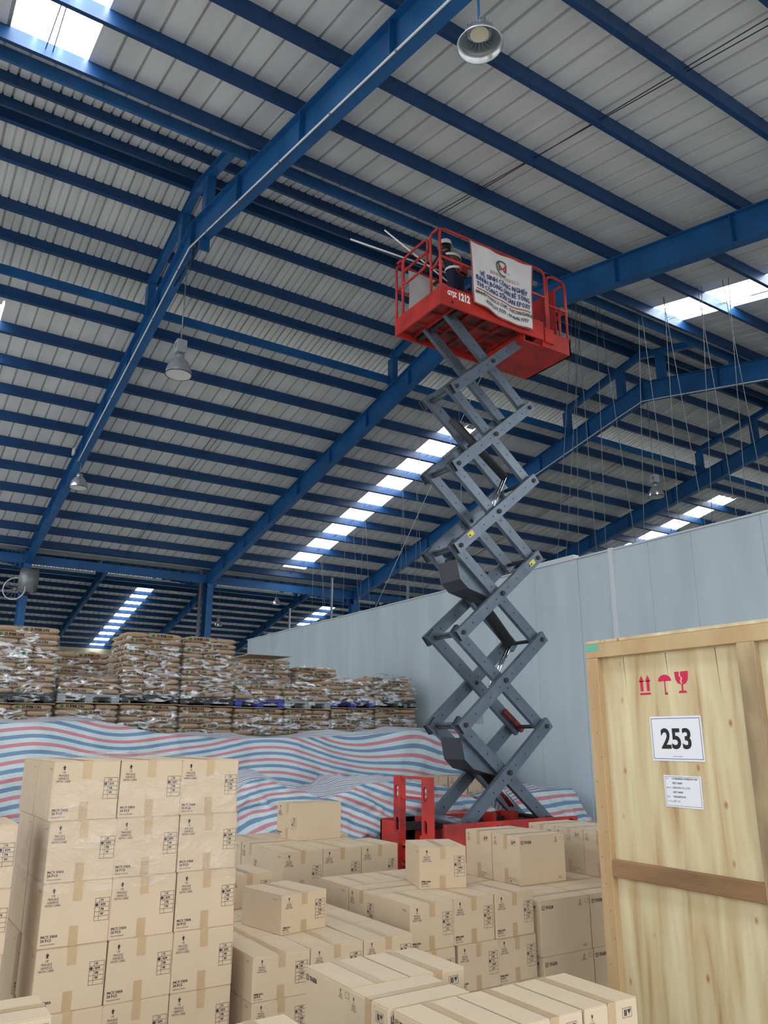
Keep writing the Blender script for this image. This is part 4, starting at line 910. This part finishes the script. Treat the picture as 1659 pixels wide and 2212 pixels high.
# ================================================================== CARTONS
def carton_proto(W, D, Hc, kind, light=False):
    """one carton, base centre at the origin, printed face towards -Y; children: body, flaps, tape, print"""
    t = bpy.data.objects.new('carton', None); COL.objects.link(t); t.empty_display_size = .05
    cm = 'card_light' if light else 'card'
    b = MB(); b.cbox(-W/2, W/2, -D/2, D/2, 0, Hc-.004, .004); b.build('body', cm, t, False, True)
    long_x = kind == 'tiger'
    for s in (-1, 1):
        b = MB()
        if long_x: b.box(-W/2+.002, W/2-.002, min(s*.0015, s*(D/2-.001)), max(s*.0015, s*(D/2-.001)), Hc-.004, Hc)
        else: b.box(min(s*.0015, s*(W/2-.001)), max(s*.0015, s*(W/2-.001)), -D/2+.002, D/2-.002, Hc-.004, Hc)
        b.build('flap', cm, t, False, True)
    e = .0012; tw = .045
    def fr(f):                                    # front face map: x from left, z from bottom
        return lambda x, y: (x-W/2, -D/2-f, y)
    def bk(f): return lambda x, y: (W/2-x, D/2+f, y)
    def lf(f): return lambda x, y: (-W/2-f, D/2-x, y)
    def rg(f): return lambda x, y: (W/2+f, x-D/2, y)
    c_ = W/2 if not long_x else D/2; c0, c1 = c_-tw/2, c_+tw/2; hl = (W if long_x else D)/2; u0 = Hc*.70
    prof = [(-hl-e, u0), (-hl-e, Hc+e), (hl+e, Hc+e), (hl+e, u0)]
    def P3(q, cc): return (q[0], cc-D/2, q[1]) if long_x else (cc-W/2, q[0], q[1])
    ts = MB(); ts.add([P3(q, cc) for q in prof for cc in (c0, c1)], [(0, 1, 3, 2), (2, 3, 5, 4), (4, 5, 7, 6)]); ts.build('tape', 'tape', t, False, True)
    ts = MB()
    ts.add([P3((-hl-e, z_), cc-.004) for z_ in (.001, Hc*.31) for cc in (c0, c1)], [(0, 1, 3, 2)]); ts.build('tape', 'tape', t, False, True)
    pr = MB(); f = .0016
    def arrow(m_, x, y, s):
        pr.flat(poly2d([(x-s*.28, y), (x+s*.28, y), (x+s*.28, y+s*.9), (x-s*.28, y+s*.9)]), m_)
        pr.flat(poly2d([(x-s*.62, y+s*.75), (x+s*.62, y+s*.75), (x, y+s*1.6)]), m_)
    def lines(m_, x, y, ts_, size, lead, bold=0., al='CENTER', sx=.9):
        for k, q in enumerate(ts_): pr.flat(shift(text2d(q, size, bold, al, sx), x, y-k*lead), m_)
    def table(m_, x, y, w_, rh, rows, dot):
        n = len(rows); hh = rh*n; th = .0016
        for g in frame2d(x, y-hh, x+w_, y, th): pr.flat(g, m_)
        for k in range(1, n): pr.flat(rect2d(x, y-k*rh-th/2, x+w_, y-k*rh+th/2), m_)
        pr.flat(rect2d(x+w_*.30, y-hh, x+w_*.30+th, y), m_)
        for k, q in enumerate(rows):
            if q: pr.flat(shift(text2d(q, rh*.82, .0006, 'LEFT', .9), x+w_*.40, y-k*rh-rh*.78), m_)
            if k == dot: pr.flat(disc2d(x+w_*.13, y-k*rh-rh*.5, rh*.36), m_)
    T4 = ['UP', 'FRAGILE', 'HANDLE', 'WITH CARE']
    if kind == 'km': rows, dot, mod = ['H', 'KM', 'PB', 'W', ''], 1, ['MCT-T050', '20 PCS']
    elif kind == 'a361': rows, dot, mod = ['AM', 'PB', 'TC', 'WM', 'XC', ''], 1, ['MMJ-A361', '20 PCS']
    elif kind == 'a481': rows, dot, mod = ['AM', 'PB', 'TC', 'WM', 'XC', ''], 2, ['MMJ-A481', '20 PCS']
    else: rows, dot, mod = ['AM', 'PB', 'XC', ''], 2, ['MMP-G021', '20 PCS']
    if kind != 'tiger':
        for m_ in (fr(f), bk(f)):
            a = Hc*.066; arrow(m_, W*.155, Hc*.85, a*.75)
            lines(m_, W*.155, Hc*.79, T4, Hc*.055, Hc*.05, 0, 'CENTER', .85)
            if kind == 'km': table(m_, W*.765, Hc*.71, W*.215, Hc*.073, rows, dot)
            elif kind == 'xc': table(m_, W*.73, Hc*.62, W*.22, Hc*.078, rows, dot)
            else: table(m_, W*.74, Hc*.77, W*.22, Hc*.082, rows, dot)
            lines(m_, W*.035, Hc*.16, mod, Hc*.062, Hc*.055, .0007, 'LEFT', .95)
            lines(m_, W*.035, Hc*.055, ['MADE IN VIETNAM'], Hc*.03, Hc*.03, 0, 'LEFT', .9)
        lines(lf(f), D*.80, Hc*.85, [mod[0]], Hc*.045, .01, 0, 'LEFT', .9)
    else:
        for m_ in (lf(f), rg(f)):
            arrow(m_, D*.13, Hc*.885, Hc*.03); lines(m_, D*.13, Hc*.85, T4, Hc*.03, Hc*.028, 0, 'CENTER', .8)
            for g in frame2d(D*.70, Hc*.80, D*.88, Hc*.91, .0014): pr.flat(g, m_)
            for q in (.735, .765): pr.flat(rect2d(D*q, Hc*.82, D*q+.006, Hc*.89), m_)
            pr.flat(poly2d([(D*.80, Hc*.89), (D*.86, Hc*.89), (D*.845, Hc*.85), (D*.815, Hc*.85)]), m_); pr.flat(rect2d(D*.828, Hc*.82, D*.834, Hc*.85), m_)
            for g in frame2d(D*.60, Hc*.02, D*.92, Hc*.10, .0012): pr.flat(g, m_)
            lines(m_, D*.63, Hc*.045, ['XC'], Hc*.05, .01, .0005, 'LEFT'); lines(m_, D*.60, Hc*.12, ['MADE IN VIETNAM'], Hc*.028, .01, 0, 'LEFT')
        for m_ in (fr(f), bk(f)):
            s_ = Hc*.028; x, y = W*.055, Hc*.865
            pr.flat(rect2d(x-s_*1.3, y-s_*.7, x-s_*.9, y+s_*1.6), m_); pr.flat(rect2d(x+s_*.9, y-s_*.7, x+s_*1.3, y+s_*1.6), m_); pr.flat(rect2d(x-s_*1.3, y-s_*1.1, x+s_*1.3, y-s_*.7), m_); pr.flat(rect2d(x-s_*.2, y, x+s_*.2, y+s_*1.8), m_)
            pr.flat(shift(text2d('TIGER', Hc*.085, .0012, 'LEFT', .95), W*.10, Hc*.84), m_)
            arrow(m_, W*.80, Hc*.90, Hc*.026); lines(m_, W*.80, Hc*.87, T4[1:], Hc*.026, Hc*.024, 0, 'CENTER', .8)
            for g in frame2d(W*.90, Hc*.86, W*.975, Hc*.93, .0012): pr.flat(g, m_)
            lines(m_, W*.82, Hc*.10, ['MADE IN', 'VIETNAM'], Hc*.026, Hc*.024, 0, 'LEFT', .9)
    pr.build('print', 'ink', t, False, True)['kind'] = 'stuff'
    return t
PROTO = {'km': (carton_proto(.349, .44, .302, 'km'), .302), 'a361': (carton_proto(.362, .45, .23, 'a361'), .23), 'a481': (carton_proto(.362, .455, .29, 'a481'), .29),
         'xc': (carton_proto(.395, .505, .335, 'xc'), .335), 't1': (carton_proto(.40, .298, .315, 'tiger', True), .315), 't2': (carton_proto(.515, .348, .375, 'tiger'), .375)}
def put(kind, x, y, z, rz, label, group):
    c = copy_tree(PROTO[kind][0]); c.location = (x, y, z+H); c.rotation_euler.z = rz
    c['label'] = label; c['category'] = 'carton'; c['group'] = group; return c
rj = random.Random(3)
def jit(a=.004): return rj.uniform(-a, a)
# --- wrapped stack at the left: three columns, six rows, second depth behind
hk = .302; zk = -.120; GK = 'cartons of the wrapped stack'
cn = ['outer', 'middle', 'inner']; rn = ['top', 'second', 'third', 'fourth', 'fifth', 'bottom']
for r in range(6):
    for c in range(3):
        x = .923+.1765+c*.3525; z = zk-(r+1)*hk
        put('km', x+jit()+(.004*r), 4.65+.22+jit(), z, jit(.008), 'KM-ticked carton, %s row, %s column of the tall wrapped stack front' % (rn[r], ['leftmost', 'middle', 'rightmost'][c]), GK)
    put('km', .923+.1765+jit(.01), 5.10+.22, zk-(r+1)*hk, 0, 'rear carton in the %s row on the shaded flank of the wrapped stack' % rn[r], GK)
for c in (1, 2): put('km', .923+.1765+c*.3525, 5.32, zk-hk, 0, 'rear top carton behind the %s column of the wrapped stack' % ['', 'middle', 'rightmost'][c], GK)
wrap_film(.923, 1.98, 4.65, 5.55, zk-2*hk+H-.05, zk+H, 'loose clear film over the two top rows of cartons', 9., 'film_box', .0)
for r in range(5):
    for c in range(2):
        put('km', .783-.1765-c*.3525+jit(), 4.65+.22, -.425-(r+1)*hk, 0, 'KM-ticked carton, %s row, %s column of the cut-off edge stack' % (rn[r], ['inner', 'outer'][c]), 'cartons of the edge stack')
wrap_film(.08, .783, 4.65, 5.1, -.425-hk+H, -.425+H, 'clear film over the top row of the edge stack', 12., 'film_box', .03)
put('t1', .785-.20, 3.485+.155, -1.0-.315, 0, 'plain carton top in the near corner before the wrapped stack', 'near corner cartons')
for k in (2, 3): put('t1', .785-.20, 3.485+.155, -1.0-.315*k, 0, '%s carton under the near corner one' % ['', '', 'middle', 'lowest'][k], 'near corner cartons')
put('t1', 1.525-.15, 3.04-.20, -1.0-.315, pi/2, 'carton top at the picture bottom between wrapped stack and low pile', 'near corner cartons')
for k in (2, 3): put('t1', 1.525-.15, 3.04-.20, -1.0-.315*k, pi/2, '%s carton under the bottom-edge one' % ['', '', 'middle', 'lowest'][k], 'near corner cartons')
# --- PB-ticked pile
G1 = 'cartons of the PB-ticked pile'
for layer in range(2):
    for row in range(5):
        for c in range(3):
            if layer and row: continue
            put('a361', 2.085+.181+c*.3655+jit(), 4.56+.225+row*.455, -1.19-.23*(layer+1), jit(.01), 'PB-ticked carton, %s layer, %s row back, %s along the front' % (['upper', 'lower'][layer], ORD[row], ORD[c]), G1)
put('a361', 2.438+.181*cos(radians(10))-.225*sin(radians(10)), 4.94+.225*cos(radians(10))+.181*sin(radians(10)), -1.19, radians(10), 'PB-ticked carton standing alone and turned on top of the low pile', 'single cartons on top')
put('a361', 2.79-.181, 5.83+.225, -1.19, 0, 'carton half hidden behind the wrapped stack on the PB-ticked pile', 'single cartons on top')
put('a361', 2.40, 6.52, -1.19, 0, 'rearmost carton on the PB-ticked pile behind the wrapped stack', 'single cartons on top')
# --- TC-ticked pile
G2 = 'cartons of the TC-ticked pile'
for layer in range(3):
    for c in range(3):
        if layer == 2 and c == 0: pass
        put('a481', 3.29+.182+c*.366+jit()+(.02*layer if c else 0), 4.74+.228+jit(.006), -1.07-.29*(layer+1), jit(.012), 'TC-ticked carton, %s layer, %s along the front' % (['upper', 'middle', 'lowest'][layer], ORD[c]), G2)
for k in range(2):
    put('a481', 3.30+.228+k*.46, 5.205+.183, -1.07-.29, -pi/2, 'sideways TC-ticked carton, %s behind the front row' % ORD[k], G2)
for c in range(3): put('a481', 3.30+.182+c*.366, 5.58+.23, -1.07-.29, 0, 'TC-ticked pile carton, %s in the rear row' % ORD[c], G2)
for c in range(2): put('a481', 3.30+.182, 5.205+.25+c*.46, -1.07-.58, 0, 'TC-ticked pile carton of the middle layer, %s along its flank' % ORD[c], G2)
a_ = radians(-21); put('a481', 3.68+.181*cos(a_)-.228*sin(a_), 5.18+.228*cos(a_)+.181*sin(a_), -1.07, a_, 'TC-ticked carton standing alone and turned on top of its pile', 'single cartons on top')
# --- XC-ticked pile
G3 = 'cartons of the XC-ticked pile'
for layer in range(3):
    for c in range(3): put('xc', 3.27+.20+c*.399+jit(), 6.64+.253, -.947-.335*(layer+1), jit(.01), 'XC-ticked carton, %s layer, %s along the front' % (['upper', 'middle', 'lowest'][layer], ORD[c]), G3)
for k in range(2): put('xc', 3.28+.253+k*.51, 7.155+.20, -.947-.335, -pi/2, 'sideways XC-ticked carton, %s behind the front row' % ORD[k], G3)
for c in range(3): put('xc', 3.27+.20+c*.399, 7.56+.253, -.947-.335, 0, 'XC-ticked pile carton, %s in the rear row' % ORD[c], G3)
put('xc', 3.70+.253, 7.27+.198, -.947, -pi/2+radians(4), 'broad carton standing alone before the crumpled striped tarpaulin', 'single cartons on top')
# --- branded low pile in front
G4 = 'cartons of the low front pile'
T1S = [(1.9+.15, 3.18+.2, pi/2, 'back corner'), (2.205+.15, 3.18+.2, pi/2, 'back row second'), (1.89+.2, 2.875+.15, 0, 'crosswise'), (1.90+.15, 2.46+.2, pi/2, 'front row first'), (2.208+.15, 2.46+.2, pi/2, 'front row second'), (2.515+.15, 2.46+.2, pi/2, 'front row nearest the crate')]
for layer in range(3):
    for (x, y, rz, d) in T1S:
        put('t1', x+jit(.002), y, -1.0-.315*(layer+1), rz, 'printed carton, %s, %s layer of the low front pile' % (d, ['top', 'middle', 'lowest'][layer]), G4)
# --- branded pile beside the crate
G5 = 'cartons of the pile beside the crate'
for row in range(5):
    for c in range(4):
        if c == 3 and row > 3: continue
        put('t2', 4.43+.258+c*.522, 4.71+.175+row*.352, -1.15-.375, 0, 'printed carton, upper layer beside the crate, %s row back, %s along' % (ORD[row], ORD[c]), G5)
for c in range(3): put('t2', 4.44+.258+c*.522, 4.71+.175, -1.15-.75, 0, 'printed carton, lower layer beside the crate, %s along' % ORD[c], G5)
for row in range(1, 3): put('t2', 4.44+.258, 4.71+.175+row*.352, -1.15-.75, 0, 'printed carton, lower layer beside the crate, %s row back' % ORD[row], G5)
put('t2', 4.73+.258, 5.24+.175, -1.15, 0, 'front one of two cartons standing together before the red chassis', 'two cartons on top by the lift')
put('t2', 4.73+.258, 5.595+.175, -1.15, 0, 'rear one of two cartons standing together before the red chassis', 'two cartons on top by the lift')
for k in range(4): put('t2', 5.60+.258, 4.86+.175+k*.351-.2, -1.15, 0, 'wrapped carton before the grey wall, %s from the crate' % ORD[k], 'wrapped cartons before the wall')
wrap_film(5.59, 6.12, 4.66, 6.07, -1.15+H, -.775+H, 'thin clear film round the cartons before the wall', 31., 'film_box', .0)
# brown cartons peeking out under the long tarpaulin
for k in range(3):
    for q in range(4): put('xc', 8.35+.42*k, 11.44, -1.95+.335*q, jit(.02), 'brown carton peeking out below the long tarpaulin, %s along, %s layer up' % (ORD[k], ORD[q]), 'cartons under the tarpaulin')
for o in [PROTO[k][0] for k in PROTO]: remove_tree(o)
# wooden pallets below the carton piles
def wood_pallet(x0, x1, y0, y1, hgt, label):
    p = thing('pallet', label, 'pallet', ((x0+x1)/2, (y0+y1)/2, 0), 'wooden pallets under the cartons')
    n = 6; wd = (y1-y0)/n
    for k in range(n): b = MB(); b.box(x0, x1, y0+k*wd, y0+k*wd+wd*.8, hgt-.02, hgt); b.build('slat', 'wood_frame', p)
    for k in range(3):
        b = MB(); xx = x0+(x1-x0-.09)*k/2; b.box(xx, xx+.09, y0, y1, 0, hgt-.02); b.build('bearer', 'wood_frame', p)
wood_pallet(2.09, 3.18, 4.57, 6.83, -1.65+H, 'wooden pallet under the PB-ticked pile')

# ================================================================== WOODEN CRATE
XC = 4.2; CY1 = 3.89; CY0 = 1.35; CZ = .654+H
cr = thing('crate', 'tall plywood shipping crate numbered 253 with red stencil marks', 'crate', (XC+.5, (CY0+CY1)/2, 0))
b = MB(); b.box(XC+.045, XC+.06, CY0+.02, CY1-.02, .10, CZ-.02); ply = b.build('plywood_panel', 'plywood', cr)
b = MB(); b.box(XC+.06, XC+1.2, CY1-.06, CY1-.045, .10, CZ-.02); b.build('plywood_panel', 'plywood', cr)
b = MB(); b.box(XC+.06, XC+1.2, CY0+.045, CY0+.06, .10, CZ-.02); b.build('plywood_panel', 'plywood', cr)
b = MB(); b.box(XC+1.185, XC+1.2, CY0+.06, CY1-.06, .10, CZ-.02); b.build('plywood_panel', 'plywood', cr)
b = MB(); b.box(XC, XC+1.22, CY0, CY1, CZ-.02, CZ); b.build('lid', 'plywood', cr)
b = MB(); b.cbox(XC, XC+.045, CY0, CY1, CZ-.118, CZ-.02, .004); b.build('top_rail', 'wood_frame', cr)
b = MB(); b.cbox(XC, XC+.045, CY0, CY1, .02, .12, .004); b.build('bottom_rail', 'wood_frame', cr)
b = MB(); b.cbox(XC, XC+.045, 3.788, CY1, .12, CZ-.118, .004); b.build('corner_post', 'wood_frame', cr)
b = MB(); b.cbox(XC, XC+.045, CY0, CY0+.1, .12, CZ-.118, .004); b.build('corner_post', 'wood_frame', cr)
for y in (2.735,): b = MB(); b.cbox(XC-.004, XC+.045, y-.112, y, .12, CZ-.118, .004); b.build('stud', 'wood_weathered', cr)
b = MB(); b.cbox(XC, XC+.045, 2.735, 3.79, -.843+H, -.741+H, .004); b.build('cross_batten', 'wood_batten', cr)
b = MB(); b.cbox(XC, XC+.045, CY0+.1, 2.62, -.843+H, -.741+H, .004); b.build('cross_batten', 'wood_batten', cr)
for y in (CY1-.045,):
    b = MB(); b.cbox(XC+.045, XC+1.2, y, y+.045, CZ-.118, CZ-.02, .004); b.build('top_rail', 'wood_frame', cr)
    for x in (XC+.045, XC+.55, XC+1.1): b = MB(); b.cbox(x, x+.1, y, y+.045, .02, CZ-.118, .004); b.build('stud', 'wood_frame', cr)
for y in (CY0+.1, 2.3, 3.5): b = MB(); b.box(XC+.0, XC+1.22, y, y+.1, 0, .02); b.build('skid', 'wood_weathered', cr)
face = lambda f: (lambda x, y: (XC+.045-f, x, y+H))        # x here is world Y (runs right to left in the view)
b = MB(); b.flat(rect2d(3.768, .585, 3.889, .630), lambda x, y: (XC-.0015, x, y+H)); b.build('green_tape', 'green_tape', cr)
def quad_sheet(pts, m, name, f, parent=cr):
    b = MB(); b.add([(XC+.045-f, p[0], p[1]+H) for p in pts]+[(XC+.045-f-.0008, p[0], p[1]+H) for p in pts], [(0,1,2,3),(7,6,5,4),(0,4,5,1),(1,5,6,2),(2,6,7,3),(3,7,4,0)]); return b.build(name, m, parent)
# number sheet
pa = quad_sheet([(3.425, .138), (3.425, -.128), (3.050, -.128), (3.050, .138)], 'paper', 'number_sheet', .002)
b = MB()
for g in frame2d(-.178, -.122, .178, .122, .0035): b.flat(g, lambda x, y: (XC+.0415, 3.2375-x, .005+y+H))
b.build('border_line', 'blue_line', pa)
b = MB(); b.flat(text2d('253', .165, 0, 'CENTER', .92, .0045, 4), lambda x, y: (XC+.0413, 3.2375-x, -.052+y+H)); b.flat(rect2d(-.035, -.102, .035, -.100), lambda x, y: (XC+.0413, 3.2375-x, y+H)); b.build('number', 'black', pa)
pb = quad_sheet([(3.358, -.211), (3.358, -.394), (3.094, -.396), (3.092, -.213)], 'paper', 'address_sheet', .002)
b = MB()
for g in frame2d(-.124, -.084, .124, .084, .0018): b.flat(g, lambda x, y: (XC+.0415, 3.226-x, -.303+y+H))
b.build('border_line', 'blue_line', pb)
b = MB()
for k, (q0, q1) in enumerate((('TO', 'SCHENKER WAREHOUSE'), ('', 'VIET NAM'), ('FROM', 'SAIGON CO.,LTD.'), ('', 'VIET NAM'), ('INV.', 'VN2308T004'), ('C/T No.', '09 / 11'))):
    b.flat(text2d(q0, .013, 0), lambda x, y, k=k: (XC+.0413, 3.226+.116-x, -.236-k*.026+y+H)); b.flat(text2d(q1, .016, .0003), lambda x, y, k=k: (XC+.0413, 3.226+.072-x, -.236-k*.026+y+H))
b.build('address_lines', 'blue_line', pb)
# stencils
st = MB(); ff = lambda cy, cz: (lambda x, y: (XC+.0435, cy-x, cz+y+H))
for dx in (-.025, .025):
    st.flat(rect2d(dx-.0115, .02, dx+.0115, .085), ff(3.44, .278)); st.flat(poly2d([(dx-.022, .08), (dx+.022, .08), (dx, .12)]), ff(3.44, .278))
st.flat(rect2d(-.042, -.003, .042, .010), ff(3.44, .278)); st.build('up_arrows_stencil', 'stencil_red', ply)
st = MB(); st.flat(poly2d([(-.05, .078), (.05, .078)]+[(.05*cos(radians(a)), .078+.04*sin(radians(a))) for a in range(15, 180, 15)]), ff(3.285, .275)); st.flat(rect2d(-.004, .0, .004, .08), ff(3.285, .275)); st.flat(rect2d(-.004, -.006, .016, .004), ff(3.285, .275)); st.flat(rect2d(.010, .0, .016, .010), ff(3.285, .275)); st.build('umbrella_stencil', 'stencil_red', ply)
st = MB(); st.flat(poly2d([(-.05, .13), (-.015, .13), (-.02, .105), (-.006, .09), (-.014, .07), (-.006, .052), (-.03, .058), (-.046, .085)]), ff(3.158, .275)); st.flat(poly2d([(-.006, .13), (.05, .13), (.046, .085), (.03, .058), (.004, .05), (-.002, .07), (.006, .09), (-.010, .105)]), ff(3.158, .275))
st.flat(rect2d(-.006, .015, .006, .055), ff(3.158, .275)); st.flat(poly2d([(-.032, 0), (.032, 0), (.022, .014), (-.022, .014)]), ff(3.158, .275)); st.build('glass_stencil', 'stencil_red', ply)
# cracks in the veneer
b = MB()
for y, z0, z1 in ((3.60, .30, .53), (3.262, .33, .53), (2.905, .22, .53)): b.flat(poly2d([(y-.002, z1), (y+.002, z1), (y-.012, z0)]), lambda x, y_: (XC+.0438, x, y_+H))
b.build('veneer_crack', 'ink', ply)
# nail heads on the corner post
b = MB()
for k in range(14):
    b.flat(disc2d(3.80+.075*((k*7) % 10)/10, 2.3-.155*k, .0035, 6), lambda x, y: (XC-.0012, x, y))
b.build('nail_heads', 'lift_dark', cr)
